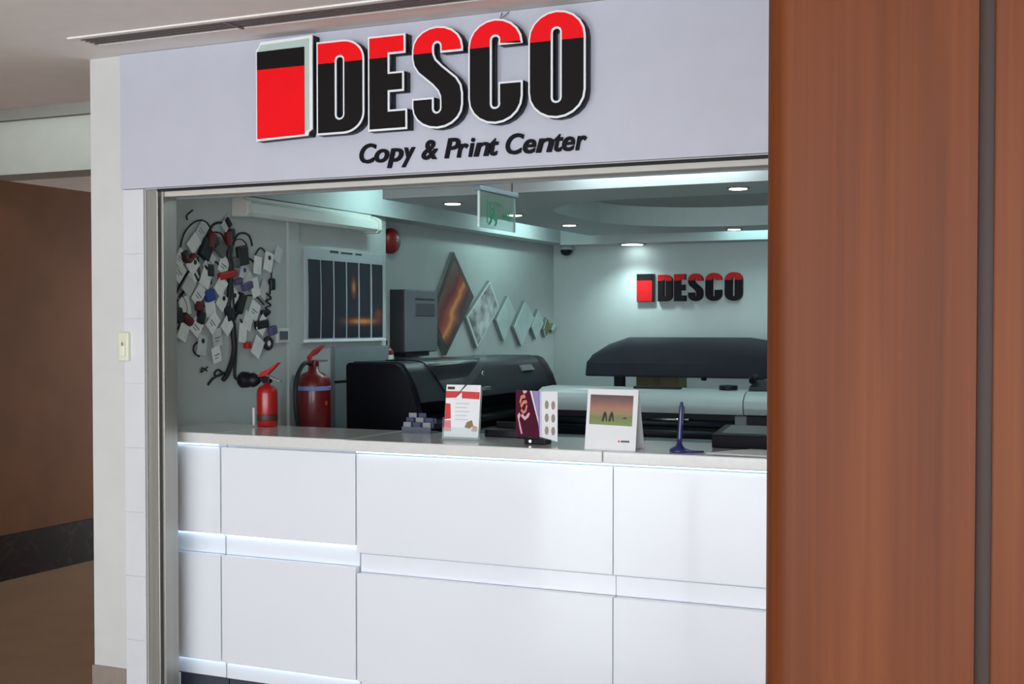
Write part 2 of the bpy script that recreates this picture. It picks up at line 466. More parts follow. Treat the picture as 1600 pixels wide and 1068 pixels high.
# ------------------------------------------------------------------ big sign
def arc(cx, cy, rx, ry, a0, a1, n=10):
    return [(cx + rx * math.cos(math.radians(a0 + (a1 - a0) * k / n)), cy + ry * math.sin(math.radians(a0 + (a1 - a0) * k / n))) for k in range(n + 1)]


def slot_shape(x0, x1, y0, y1):
    r = (x1 - x0) / 2
    return arc((x0 + x1) / 2, y1 - r * .5, r, r * .5, 0, 180, 6) + arc((x0 + x1) / 2, y0 + r * .5, r, r * .5, 180, 360, 6)


def flipy(P): return [(x, 1 - y) for x, y in P]


GLY = {
    'D': [[(0, 0)] + arc(.56, .22, .44, .22, -90, 0) + arc(.56, .78, .44, .22, 0, 90) + [(0, 1)], slot_shape(.42, .56, .17, .82)],
    'E': [[(0, 0), (1, 0), (1, .215), (.55, .215), (.55, .40), (.92, .40), (.92, .61), (.55, .61), (.55, .795), (.96, .795), (.96, 1), (0, 1)]],
    'O': [arc(.5, .25, .5, .25, 180, 360) + arc(.5, .75, .5, .25, 0, 180), slot_shape(.43, .56, .16, .83)],
    'C': [arc(.5, .25, .5, .25, 180, 360) + [(1, .395), (.56, .395)] + [(.56, .20)] + arc(.5, .19, .065, .03, 0, -180, 6) + arc(.5, .80, .065, .03, 180, 0, 6) + [(.56, .745), (1, .745)] + arc(.5, .75, .5, .25, 0, 180)],
    'S': [flipy([(1, .265), (1, .22)] + arc(.5, .22, .5, .22, 0, -180) + [(0, .30), (.03, .375), (.12, .45), (.40, .575), (.51, .64), (.55, .69), (.555, .73), (.555, .80)] + arc(.4925, .80, .0625, .035, 0, 180, 6) + [(.43, .69), (0, .69), (0, .78)] + arc(.5, .78, .5, .22, 180, 0) + [(1, .67), (.97, .585), (.88, .51), (.60, .385), (.48, .32), (.44, .27), (.435, .23), (.435, .20)] + arc(.4975, .20, .0625, .035, 180, 360, 6) + [(.56, .265)])],
}


def glyph_mesh(loops, x0, x1, z0, z1, y0, y1, offset=0.0):
    """2-D curve outline filled and extruded (front y0, back y1), returned as a bmesh in world space"""
    cu = bpy.data.curves.new('tmp', 'CURVE'); cu.dimensions = '2D'; cu.fill_mode = 'BOTH'
    for L in loops:
        L2 = []
        for p in L:
            if not L2 or (abs(p[0] - L2[-1][0]) + abs(p[1] - L2[-1][1])) > 1e-4: L2.append(p)
        sp = cu.splines.new('POLY'); sp.points.add(len(L2) - 1); sp.use_cyclic_u = True
        for k, p in enumerate(L2): sp.points[k].co = (x0 + p[0] * (x1 - x0), z0 + p[1] * (z1 - z0), 0, 1)
    cu.offset = offset; cu.extrude = (y1 - y0) / 2
    ob = bpy.data.objects.new('tmp', cu); C.objects.link(ob)
    bpy.context.view_layer.update()
    dg = bpy.context.evaluated_depsgraph_get(); me = bpy.data.meshes.new_from_object(ob.evaluated_get(dg))
    bm = bmesh.new(); bm.from_mesh(me)
    for v in bm.verts: v.co = Vector((v.co.x, (y0 + y1) / 2 - v.co.z, v.co.y))
    bmesh.ops.remove_doubles(bm, verts=bm.verts[:], dist=1e-5)
    bpy.data.objects.remove(ob); bpy.data.curves.remove(cu); bpy.data.meshes.remove(me)
    return bm


def inset_loops(loops, w, h, d):
    """shrink outline by d metres: outer loop moves in, holes grow; w, h = letter size"""
    out = []
    for li, L in enumerate(loops):
        P = [Vector((p[0] * w, p[1] * h)) for p in L]
        Q = []
        for p in P:
            if not Q or (p - Q[-1]).length > 2e-4: Q.append(p)
        if (Q[0] - Q[-1]).length < 2e-4: Q.pop()
        n = len(Q)
        area = sum(Q[i].x * Q[(i + 1) % n].y - Q[(i + 1) % n].x * Q[i].y for i in range(n))
        sgn = 1 if area > 0 else -1
        if li > 0: sgn = -sgn
        R = []
        for i in range(n):
            a = (Q[i] - Q[i - 1]).normalized(); b = (Q[(i + 1) % n] - Q[i]).normalized()
            na = Vector((-a.y, a.x)) * sgn; nb = Vector((-b.y, b.x)) * sgn
            k = 1 + na.dot(nb)
            m = (na + nb) / max(k, .35)
            q = Q[i] + m * d
            R.append((q.x / w, q.y / h))
        out.append(R)
    return out


def split_bm(bm, z, keep_up):
    geom = bm.verts[:] + bm.edges[:] + bm.faces[:]
    bmesh.ops.bisect_plane(bm, geom=geom, plane_co=(0, 0, z), plane_no=(0, 0, 1), clear_outer=not keep_up, clear_inner=keep_up)
    bmesh.ops.holes_fill(bm, edges=[e for e in bm.edges if e.is_boundary], sides=0)
    return bm


def from_bm(bm):
    t = MB(); t.bm.free(); t.bm = bm; return t


def desco(root, boxes, z0, z1, zs, yf, yb, edge, white=True, rm_=None):
    """letters between the wall (yb) and their faces (yf), split red over black at height zs"""
    for ch, (a, b, za, zb) in boxes.items():
        lp = GLY[ch]
        body = from_bm(glyph_mesh(lp, a, b, za, zb, yf + .004, yb)).build('letter', return_m, root)
        if white: from_bm(glyph_mesh(lp, a, b, za, zb, yf, yf + .004)).build('white_outline', trim_white, body)
        fl = inset_loops(lp, b - a, zb - za, edge) if edge else lp
        f = yf - .003
        from_bm(split_bm(glyph_mesh(fl, a, b, za, zb, f, yf), zs, True)).build('red_face', rm_ or red_m, body)
        from_bm(split_bm(glyph_mesh(fl, a, b, za, zb, f, yf), zs, False)).build('black_face', black_m, body)


sg = thing('shop_sign', 'large raised red and black sign lettering with white outlines on the fascia', 'sign', (-2.3, 4.16, 2.18))
YF, YB = 4.125, 4.176
desco(sg, {'D': (-2.713, -2.502, 2.324, 2.678), 'E': (-2.485, -2.318, 2.324, 2.677), 'S': (-2.297, -2.087, 2.317, 2.69),
           'C': (-2.065, -1.850, 2.319, 2.693), 'O': (-1.828, -1.611, 2.323, 2.699)}, 0, 0, 2.594, YF, YB, .0075)
# logo block: white-edged dark box, chamfered at two corners, with a black over red sheet
bp = [(-2.992, 2.318), (-2.752, 2.326), (-2.748, 2.340), (-2.731, 2.350), (-2.731, 2.708), (-2.972, 2.702), (-2.978, 2.685), (-2.992, 2.672)]
blk = MB().prism(bp, 'y', YF + .004, YB).build('logo_block', return_m, sg)
MB().prism(bp, 'y', YF - .002, YF + .004).build('white_outline', trim_white, blk)
ip = [(-2.968, 2.690), (-2.745, 2.696), (-2.745, 2.352), (-2.765, 2.338), (-2.765, 2.668), (-2.984, 2.664)]
MB().prism(ip, 'y', YF - .004, YF - .002).build('mint_bevel', mat('mint_bevel', (186, 205, 198), .4), blk)
MB().prism([(-2.985, 2.594), (-2.766, 2.594), (-2.766, 2.666), (-2.985, 2.664)], 'y', YF - .006, YF - .002).build('black_face', black_m, blk)
MB().prism([(-2.985, 2.326), (-2.766, 2.332), (-2.766, 2.594), (-2.985, 2.594)], 'y', YF - .006, YF - .002).build('red_face', red_m, blk)
# tagline, one part per letter
TX = [-2.547, -2.478, -2.481, -2.423, -2.426, -2.361, -2.364, -2.31, -2.278, -2.215, -2.183, -2.122, -2.132, -2.088, -2.084, -2.062, -2.063, -1.999, -2.0, -1.967, -1.934, -1.866, -1.866, -1.819, -1.816, -1.75, -1.747, -1.715, -1.715, -1.67, -1.664, -1.625]
TZ0, TCAP = 2.215, .071


def text_bm(s, shear=.22, fatten=.02, ext=.006):
    cu = bpy.data.curves.new('tmp', 'FONT'); cu.body = s; cu.shear = shear; cu.offset = fatten; cu.extrude = ext; cu.resolution_u = 4
    ob = bpy.data.objects.new('tmp', cu); C.objects.link(ob); bpy.context.view_layer.update()
    dg = bpy.context.evaluated_depsgraph_get(); me = bpy.data.meshes.new_from_object(ob.evaluated_get(dg))
    bm = bmesh.new(); bm.from_mesh(me); bpy.data.objects.remove(ob); bpy.data.curves.remove(cu); bpy.data.meshes.remove(me)
    return bm


ref = text_bm('H', 0, .02); cap = max(v.co.y for v in ref.verts); ref.free()
for i, ch in enumerate('Copy&PrintCenter'):
    bm = text_bm(ch); x0 = min(v.co.x for v in bm.verts); x1 = max(v.co.x for v in bm.verts)
    a, b = TX[2 * i] - .0015, TX[2 * i + 1] + .0015
    ks = TCAP / cap
    for v in bm.verts:
        v.co = Vector((a + (v.co.x - x0) / (x1 - x0) * (b - a), 4.170 - v.co.z, TZ0 + v.co.y * ks))
    from_bm(bm).build('tagline_letter', mat('tagline_ink', (20, 16, 26), .6, spec=.15), sg)
MB().tube([(-1.955, 4.18, 2.728), (-1.945, 4.14, 2.695)], .0018, 6).tube([(-1.925, 4.18, 2.728), (-1.94, 4.14, 2.695)], .0018, 6).build('hanging_wire', plastic_grey, sg)

# small sign on the back wall
red_back = mat('back_sign_red', (196, 24, 28), .5, spec=.2)
s2 = thing('back_wall_sign', 'small red and black sign lettering on the back wall under the lamp', 'sign', (-2.8, 9.28, 1.77))
bw = .1305
xs = [(-3.037, -2.925), (-2.915, -2.80), (-2.785, -2.665), (-2.648, -2.525), (-2.505, -2.375)]
xs = [(-3.030, -2.915), (-2.900, -2.808), (-2.790, -2.676), (-2.656, -2.530), (-2.508, -2.374)]
desco(s2, {c: (a, b, 1.779, 1.981 + .003 * k) for k, (c, (a, b)) in enumerate(zip('DESCO', xs))}, 0, 0, 1.935, 9.272, 9.30, 0, white=False, rm_=red_back)
blk = bx(-3.2, -3.062, 9.276, 9.3, 1.776, 1.99).build('logo_block', return_m, s2)
bx(-3.196, -3.075, 9.272, 9.276, 1.94, 1.984).build('black_face', black_m, blk)
bx(-3.198, -3.075, 9.272, 9.276, 1.78, 1.94).build('red_face', red_back, blk)

# ------------------------------------------------------------------ light switch on the pier
sw = thing('light_switch', 'slim cream light switch plate on the white pier', 'switch', (-3.7125, 4.19, 1.445))
bx(-3.742, -3.684, 4.172, 4.2, 1.447, 1.570, bev=.006).build('plate', mat('switch_cream', (224, 224, 206), .4), sw)
bx(-3.727, -3.699, 4.165, 4.174, 1.468, 1.535, bev=.003).build('rocker', mat('switch_rocker', (232, 234, 212), .35), sw)
bx(-3.714, -3.702, 4.162, 4.166, 1.512, 1.528, bev=.002).build('indicator', mat('switch_mark', (150, 148, 130), .5), sw)

# ------------------------------------------------------------------ counter
WT = 1.14
YP = 4.392      # face of the panels
segs = [('reception_counter', 'narrow left end unit of the white gloss counter with lit seams beside the jamb', -3.776, -3.372, 4.378, 1.094, .71, .62),
        ('reception_counter', 'middle unit of the white gloss counter below the fire extinguishers', -3.366, -2.700, 4.376, 1.094, .71, .62),
        ('reception_counter', 'long main unit of the white gloss counter below the leaflets and calendar', -2.694, .30, 4.372, 1.094, .684, .600)]
for k, (nm, lab, xa, xb, yp, zt, t1, t0) in enumerate(segs):
    u = thing(nm, lab, 'counter', ((xa + xb) / 2, yp + .2, 0), 'units of the white reception counter')
    bx(xa, xb, yp + .048, 4.80, .085, zt - .002).build('carcass', gloss_white, u)
    js = [xa, xb] if k < 2 else [xa, -1.597, xb]
    for a, b in zip(js, js[1:]):
        bx(a + .0015, b - .0015, yp, yp + .047, t1, zt - .012, bev=.0015).build('panel', gloss_white, u)
        bx(a + .0015, b - .0015, yp, yp + .047, .163, t0, bev=.0015).build('panel', gloss_white, u)
        bx(a + .001, b - .001, yp + .034, yp + .047, t0 + .001, t1 - .010, bev=.001).build('trim_band', gloss_white, u)
        bx(a + .001, b - .001, yp + .034, yp + .047, .088, .153, bev=.001).build('trim_band', gloss_white, u)
    # light strips tucked up under the overhang of the worktop and of each panel
    if k != 1: bx(xa + .005, xb - .005, yp - .008, yp - .003, zt - .006, zt - .001).build('led_strip', led_m, u)
    if k < 2:
        bx(xa + .005, xb - .005, yp + .022, yp + .030, t1 - .006, t1 - .001).build('led_strip', led_m, u)
        bx(xa + .005, xb - .005, yp + .022, yp + .030, .157, .162).build('led_strip', led_m, u)
    bx(xa, xb, 4.43, 4.80, 0, .085).build('plinth', toe_m, u)
wt = thing('counter_worktop', 'pale polished stone worktop running along the white counter', 'worktop', (-1.7, 4.58, 1.09))
for a, b, y0, z0 in ((-3.776, -3.393, 4.366, 1.095), (-3.389, -2.731, 4.354, 1.095), (-2.727, -1.629, 4.340, 1.095), (-1.626, .30, 4.340, 1.095)):
    bx(a, b, y0, 4.83, z0, WT, bev=.004).build('slab', quartz, wt)

# ------------------------------------------------------------------ tube light on side wall
tl = thing('tube_light', 'long white fluorescent batten on the side wall above the strip poster', 'tube light', (-3.74, 5.63, 2.12))
bx(-3.78, -3.735, 5.03, 6.235, 2.150, 2.222, bev=.004).build('housing', mat('batten_white', (214, 214, 208), .45), tl)
MB().prism([(-3.778, 2.128), (-3.700, 2.124), (-3.688, 2.140), (-3.690, 2.185), (-3.735, 2.205), (-3.735, 2.150), (-3.778, 2.150)], 'y', 5.035, 6.23).build('diffuser', mat('batten_diffuser', (222, 228, 224), .3), tl)
for y in (5.005, 6.23):
    MB().prism([(-3.779, 2.122), (-3.698, 2.118), (-3.682, 2.136), (-3.684, 2.195), (-3.73, 2.216), (-3.779, 2.216)], 'y', y, y + .032, bev=.003).build('end_cap', mat('batten_cap', (222, 220, 214), .5), tl)

# ------------------------------------------------------------------ poster of vertical strips
po = thing('strip_poster', 'white framed poster of six dark vertical night photograph strips', 'poster', (-3.77, 6.03, 1.50))
bx(-3.78, -3.768, 5.615, 6.43, 1.512, 2.007, bev=.002).build('backboard', mat('poster_board', (176, 182, 188), .5), po)


def night_mat():
    m = bpy.data.materials.new('night_photo'); m.use_nodes = True; nt = m.node_tree; b = nt.nodes['Principled BSDF']
    b.inputs['Roughness'].default_value = .25
    g = nt.nodes.new('ShaderNodeNewGeometry'); sep = nt.nodes.new('ShaderNodeSeparateXYZ'); nt.links.new(g.outputs['Position'], sep.inputs[0])

    def blob(cy, cz, sy, sz, pw):
        def d(o, c, s):
            a = nt.nodes.new('ShaderNodeMath'); a.operation = 'SUBTRACT'; a.inputs[1].default_value = c; nt.links.new(sep.outputs[o], a.inputs[0])
            q = nt.nodes.new('ShaderNodeMath'); q.operation = 'DIVIDE'; q.inputs[1].default_value = s; nt.links.new(a.outputs[0], q.inputs[0])
            p = nt.nodes.new('ShaderNodeMath'); p.operation = 'POWER'; p.inputs[1].default_value = 2; nt.links.new(q.outputs[0], p.inputs[0]); return p
        s = nt.nodes.new('ShaderNodeMath'); s.operation = 'ADD'; nt.links.new(d('Y', cy, sy).outputs[0], s.inputs[0]); nt.links.new(d('Z', cz, sz).outputs[0], s.inputs[1])
        n = nt.nodes.new('ShaderNodeMath'); n.operation = 'MULTIPLY'; n.inputs[1].default_value = -1; nt.links.new(s.outputs[0], n.inputs[0])
        e = nt.nodes.new('ShaderNodeMath'); e.operation = 'EXPONENT'; nt.links.new(n.outputs[0], e.inputs[0])
        w = nt.nodes.new('ShaderNodeMath'); w.operation = 'MULTIPLY'; w.inputs[1].default_value = pw; nt.links.new(e.outputs[0], w.inputs[0]); return w
    a = blob(6.18, 1.62, .16, .018, 1.0); c = blob(6.09, 1.81, .02, .045, .8); r = blob(6.36, 1.66, .05, .03, .35)
    s1 = nt.nodes.new('ShaderNodeMath'); s1.operation = 'ADD'; nt.links.new(a.outputs[0], s1.inputs[0]); nt.links.new(c.outputs[0], s1.inputs[1])
    s2_ = nt.nodes.new('ShaderNodeMath'); s2_.operation = 'ADD'; nt.links.new(s1.outputs[0], s2_.inputs[0]); nt.links.new(r.outputs[0], s2_.inputs[1])
    rp = nt.nodes.new('ShaderNodeValToRGB'); rp.color_ramp.elements[0].color = lin((26, 28, 44)); rp.color_ramp.elements[1].color = lin((214, 140, 70))
    k = rp.color_ramp.elements.new(.4); k.color = lin((120, 62, 34))
    nt.links.new(s2_.outputs[0], rp.inputs['Fac']); nt.links.new(rp.outputs['Color'], b.inputs['Base Color'])
    return m


night = night_mat()
for a, b in ((5.641, 5.749), (5.766, 5.875), (5.897, 6.007), (6.025, 6.136), (6.157, 6.268), (6.291, 6.404)):
    t = MB()
    n = 10
    L = [(a + .006 * math.sin(PI * k / n) * (1 if b < 6 else .4), 1.529 + k / n * .418) for k in range(n + 1)]
    Rr = [(b + .006 * math.sin(PI * k / n) * (1 if b < 6 else .4), 1.529 + k / n * .418) for k in range(n + 1)]
    t.prism(L + Rr[::-1], 'x', -3.768, -3.764); t.build('photo_strip', night, po)
bx(-3.78, -3.752, 5.612, 6.425, 1.508, 1.522, bev=.002).build('bottom_rail', trim_white, po)
for y0, s in ((5.855, .085), (5.965, .13), (6.115, .07)):
    for k in range(int(s / .017)):
        bx(-3.768, -3.7665, y0 + k * .017, y0 + k * .017 + .013, 1.990, 2.000 if y0 > 5.9 else 2.003).build('title_mark', ink, po)

# grey service panel under the poster
wp = thing('service_panel', 'grey two-door service panel low on the wall under the strip poster', 'panel', (-3.77, 6.17, .5))
gp = mat('grey_panel', (128, 138, 142), .45)
bx(-3.78, -3.764, 5.878, 6.47, .5, 1.48).build('frame', gp, wp)
bx(-3.764, -3.758, 5.885, 6.463, 1.295, 1.474, bev=.001).build('door', gp, wp)
bx(-3.764, -3.758, 5.885, 6.463, .51, 1.280, bev=.001).build('door', gp, wp)
bx(-3.764, -3.7625, 5.885, 6.463, 1.280, 1.295).build('gap', black_gap, wp)

# thermostat
th = thing('thermostat', 'small white thermostat with grey screen beside the cable tree', 'thermostat', (-3.77, 5.403, 1.505))
bx(-3.78, -3.757, 5.35, 5.455, 1.508, 1.584, bev=.005).build('case', mat('thermostat_white', (208, 210, 208), .4), th)
bx(-3.758, -3.755, 5.366, 5.438, 1.524, 1.568).build('screen', mat('thermostat_screen', (86, 92, 98), .25), th)

# ------------------------------------------------------------------ cable tree wall art
tr = thing('cable_tree', 'wall art of a tree made from black cables hung with white cards and plugs', 'wall art', (-3.77, 4.95, 1.32))
cab = {
    'trunk': ([(4.917, 1.34), (4.947, 1.364), (4.988, 1.428), (5.004, 1.487), (4.997, 1.552), (4.994, 1.607), (4.961, 1.676), (4.985, 1.861), (4.966, 1.935), (4.98, 2.011), (5.0, 2.037)], .013),
    'trunk2': ([(5.071, 1.348), (5.025, 1.339), (5.005, 1.362), (5.012, 1.445), (5.015, 1.515), (5.005, 1.589), (4.991, 1.745), (4.975, 1.861), (4.986, 1.978)], .008),
    'root': ([(4.966, 1.378), (4.929, 1.37), (4.892, 1.387), (4.863, 1.374), (4.877, 1.358), (4.921, 1.365)], .005),
    'root2': ([(4.936, 1.372), (4.877, 1.358), (4.841, 1.343), (4.813, 1.32)], .006),
    'arc1': ([(4.61, 1.933), (4.641, 2.014), (4.703, 2.066), (4.759, 2.084), (4.81, 2.073), (4.842, 2.035)], .004),
    'arc2': ([(4.816, 2.025), (4.855, 2.069), (4.907, 2.085), (4.954, 2.076), (4.98, 2.028), (4.986, 1.961)], .006),
    'arc2b': ([(4.783, 1.959), (4.809, 2.017), (4.861, 2.036), (4.92, 2.032), (4.953, 1.993)], .004),
    'arc3': ([(4.979, 1.894), (5.0, 1.979), (5.034, 2.031), (5.083, 2.047), (5.132, 2.033), (5.155, 1.988)], .005),
    'arc4': ([(4.992, 1.912), (5.02, 1.997), (5.069, 2.016), (5.11, 2.002), (5.131, 1.969)], .003),
    'hang1': ([(4.745, 1.916), (4.751, 1.852), (4.769, 1.756), (4.777, 1.643), (4.773, 1.578)], .005),
    'hang2': ([(4.584, 1.744), (4.627, 1.8), (4.688, 1.85), (4.738, 1.804)], .005),
    'hang3': ([(4.767, 1.53), (4.716, 1.506), (4.716, 1.474), (4.753, 1.453)], .004),
    'hang4': ([(4.834, 1.961), (4.847, 1.872), (4.842, 1.791)], .004),
    'zig': ([(5.266, 1.759), (5.31, 1.734), (5.266, 1.72), (5.307, 1.699), (5.262, 1.685), (5.302, 1.664), (5.25, 1.638)], .005),
    'hang5': ([(5.065, 1.628), (5.1, 1.577), (5.103, 1.509)], .004),
    'arc5': ([(5.188, 1.946), (5.231, 1.983), (5.282, 1.96), (5.319, 1.953), (5.326, 1.875), (5.31, 1.752)], .004),
    'wire': ([(4.666, 2.079), (4.66, 2.094), (4.672, 2.107), (4.703, 2.126)], .004),
    'hang6': ([(4.957, 1.694), (5.053, 1.755), (5.08, 1.696), (5.024, 1.636), (5.017, 1.578)], .006),
    'hang7': ([(4.675, 1.778), (4.626, 1.737), (4.584, 1.689), (4.589, 1.642)], .006),
    'bottom': ([(4.804, 1.404), (4.775, 1.387), (4.757, 1.381), (4.77, 1.40), (4.80, 1.385)], .004),
    'twig1': ([(4.98, 1.80), (4.93, 1.86), (4.87, 1.90), (4.80, 1.90)], .005),
    'twig2': ([(4.98, 1.86), (5.05, 1.92), (5.12, 1.93), (5.20, 1.90)], .005),
    'twig3': ([(4.985, 1.70), (5.09, 1.74), (5.18, 1.74), (5.25, 1.70)], .004),
    'twig4': ([(4.985, 1.66), (4.90, 1.70), (4.82, 1.70), (4.74, 1.66)], .005),
    'twig5': ([(4.62, 1.74), (4.66, 1.68), (4.63, 1.62), (4.60, 1.58)], .006),
}
for i, (k, (P, r)) in enumerate(cab.items()):
    xx = -3.779 + r + (.006 if i % 3 == 1 else 0)
    MB().tube([(xx, y, z) for y, z in P], r, 7).build('cable', cable_m, tr)


def plate(y, z, w, h, ang, x0, th_, m, name, par, bev=.003):
    t = MB().box(0, th_, -w / 2, w / 2, -h / 2, h / 2, bev=bev)
    M = Matrix.Translation((x0, y, z)) @ Matrix.Rotation(math.radians(ang), 4, 'X'); t.bm.transform(M)
    return t.build(name, m, par)


cards = [(4.771, 2.038), (4.708, 1.974), (4.695, 1.874), (4.604, 1.902), (4.657, 1.777), (4.644, 1.686), (4.723, 1.591), (4.625, 1.567), (4.754, 1.506), (4.831, 1.611), (4.917, 1.71), (4.995, 1.728), (4.87, 1.541), (4.949, 1.603), (4.891, 1.784), (4.932, 1.884), (5.081, 1.848), (5.192, 1.895), (5.279, 1.916), (5.161, 1.783), (5.254, 1.776), (5.168, 1.671), (5.068, 1.561), (5.184, 1.491), (4.808, 1.895), (4.7, 1.818), (4.825, 1.676), (4.737, 1.739), (5.109, 1.815), (4.782, 1.821), (4.609, 1.839), (5.372, 1.956), (4.95, 2.085), (4.86, 1.46), (5.22, 1.60), (5.12, 1.62)]
tall = {8, 17, 18, 22}
for i, (y, z) in enumerate(cards):
    ang = random.uniform(-48, -22) if i not in tall else random.uniform(-14, -4)
    if i % 7 == 5: ang = random.uniform(8, 20)
    w = random.uniform(.058, .075); h = random.uniform(.075, .10)
    m = card_m if i % 4 else card_m2
    if i in (31, 32, 24): m = card_m2; w *= .8
    c = plate(y, z, w, h, ang, -3.772 + .0035 * (i % 5), .004, m, 'card', tr, .001)
    M = Matrix.Translation((-3.772 + .0035 * (i % 5) + .004, y, z)) @ Matrix.Rotation(math.radians(ang), 4, 'X')
    if i in (2, 10, 11, 16, 18, 8):
        t = MB().lathe([(.012, 0), (.012, .0008)], (0, 0, .02), axis='x', n=12); t.bm.transform(M)
        t.build('card_print', blue_plug if i == 16 else ink, c)
    elif i % 3 == 0:
        t = MB().box(0, .0006, -w * .3, w * .3, -.004, .002).box(0, .0006, -w * .3, w * .1, -.018, -.013); t.bm.transform(M)
        t.build('card_print', plastic_grey, c)
for k, (y, z, w, h, a) in enumerate([(4.79, 1.951, .075, .10, -30), (5.068, 1.936, .075, .095, 10), (4.634, 1.911, .05, .05, 20), (5.221, 1.603, .10, .045, 8), (5.052, 1.704, .05, .10, -25), (4.814, 1.855, .05, .06, 0), (4.957, 1.653, .04, .07, 15), (4.749, 1.635, .045, .06, -20), (4.589, 1.642, .05, .07, 10), (5.31, 1.804, .035, .06, 0), (4.98, 2.036, .04, .05, 0), (4.855, 1.99, .04, .05, 30), (5.25, 1.66, .05, .03, 0)]):
    plate(y, z, w, h, a, -3.775, .026, cable_m if k % 3 else plastic_dark, 'adapter', tr, .008)
for y, z, w, h, a in ((4.90, 1.965, .085, .07, -35), (5.02, 1.90, .05, .05, 0)):
    plate(y, z, w, h, a, -3.775, .02, mat('plug_grey', (92, 92, 94), .5), 'adapter', tr, .008)
for k, (y, z, w, h, a) in enumerate([(4.945, 1.838, .13, .035, 10), (4.73, 1.687, .035, .045, 0), (4.649, 1.626, .07, .035, -35), (4.677, 1.905, .06, .022, 40), (4.64, 1.90, .05, .02, -35), (4.822, 1.993, .04, .08, -20), (5.099, 1.501, .035, .035, 0), (4.953, 2.009, .03, .07, 10)]):
    plate(y, z, w, h, a, -3.773, .03, red_plug if k in (0, 6) else maroon, 'red_plug', tr, .008)
for k, (y, z, w, h) in enumerate([(4.811, 1.737, .06, .055), (5.101, 1.79, .07, .04), (5.309, 1.572, .055, .045), (5.03, 1.81, .05, .03)]):
    plate(y, z, w, h, 15, -3.773, .028, blue_plug if k == 0 else violet_m, 'blue_plug', tr, .008)
MB().tube([(-3.762, 5.275 + .026 * math.cos(a), 1.508 + .026 * math.sin(a)) for a in [2 * PI * k / 14 for k in range(15)]], .012, 7, smooth_path=False).build('cable_coil', cable_m, tr)
MB().lathe([(.014, -3.778), (.014, -3.755)], (0, 5.275, 1.508), axis='x', n=12).build('coil_core', card_m, tr)
plate(4.955, 2.088, .05, .03, -50, -3.772, .02, plastic_dark, 'adapter', tr, .006)

# ------------------------------------------------------------------ fire extinguishers
def cyl_ext(name, label, x, y, z0, r, H, m, group=None):
    t = thing(name, label, 'fire extinguisher', (x, y, z0), group)
    hb = H * .74
    MB().lathe([(r * .92, z0), (r, z0 + .01), (r, z0 + hb * .80), (r * .93, z0 + hb * .90), (r * .66, z0 + hb * .97), (r * .34, z0 + hb), (r * .30, z0 + hb + H * .05)], (x, y, 0), n=28).build('cylinder', m, t)
    return t, z0 + hb + H * .05


# small one on the counter
x, y, z0 = -3.405, 4.765, WT
t, zt = cyl_ext('fire_extinguisher', 'small red fire extinguisher with black horn standing on the counter end', x, y, z0, .047, .255, ext_red)
bx(x - .02, x + .02, y - .014, y + .014, zt - .004, zt + .026, bev=.004).build('valve', plastic_black, t)
MB().prism([(x - .042, zt + .02), (x - .03, zt + .045), (x + .015, zt + .060), (x + .058, zt + .088), (x + .070, zt + .090), (x + .040, zt + .062), (x + .0, zt + .028)], 'y', y - .012, y + .012, bev=.002).build('lever', red_plug, t)
MB().prism([(x + .0, zt + .022), (x + .076, zt + .000), (x + .076, zt + .010), (x + .0, zt + .034)], 'y', y - .01, y + .01, bev=.002).build('handle', plastic_grey, t)
MB().tube([(x - .018, y, zt + .012), (x - .042, y, zt + .012)], .010, 10).build('nozzle', plastic_black, t)
MB().lathe([(.012, x - .04), (.026, x - .058), (.034, x - .075), (.030, x - .090), (.036, x - .105), (.038, x - .135), (.030, x - .146), (.012, x - .148)], (0, y, zt + .008), axis='x', n=18).build('horn', plastic_black, t)
MB().lathe([(.0474, z0 + .028), (.0478, z0 + .03), (.0478, z0 + .055), (.0474, z0 + .057)], (x, y, 0), n=28).build('label_band', mat('band_dark', (70, 30, 30), .5), t)
bx(x - .060, x - .048, y - .03, y - .022, z0 + .006, z0 + .085, bev=.001).build('tag', label_white, t)
# tall one behind, on a wall bracket
x, y, z0 = -3.655, 5.52, .98
t, zt = cyl_ext('fire_extinguisher', 'tall red fire extinguisher with black hose below the strip poster', x, y, z0, .088, .515, ext_red2)
bx(x - .022, x + .022, y - .02, y + .02, zt - .004, zt + .03, bev=.005).build('valve', ext_red2, t)
MB().prism([(y - .04, zt + .024), (y - .03, zt + .05), (y + .02, zt + .062), (y + .085, zt + .100), (y + .090, zt + .108), (y + .01, zt + .085), (y - .045, zt + .05)], 'x', x - .012, x + .012, bev=.002).build('lever', red_plug, t)
MB().prism([(y, zt + .020), (y + .12, zt + .022), (y + .12, zt + .032), (y, zt + .034)], 'x', x - .01, x + .01, bev=.002).build('handle', plastic_grey, t)
MB().tube([(x - .0, y - .02, zt + .012), (x + .0, y - .085, zt + .016), (x, y - .15, zt - .05), (x, y - .165, zt - .15), (x, y - .15, zt - .27), (x, y - .115, zt - .36), (x, y - .10, zt - .42)], .011, 9).build('hose', cable_m, t)
MB().lathe([(.0886, z0 + .285), (.0892, z0 + .287), (.0892, z0 + .305), (.0886, z0 + .307)], (x, y, 0), n=28).build('label_band', mat('label_blue', (120, 140, 190), .5), t)
MB().lathe([(.012, 0), (.012, .004), (.008, .006)], (x + .086, y - .02, z0 + .22), axis='x', n=14).build('gauge', mat('gauge_red', (190, 60, 50), .4), t)
bx(-3.78, x - .07, y - .03, y + .03, z0 + .30, z0 + .36).build('bracket', plastic_grey, t)
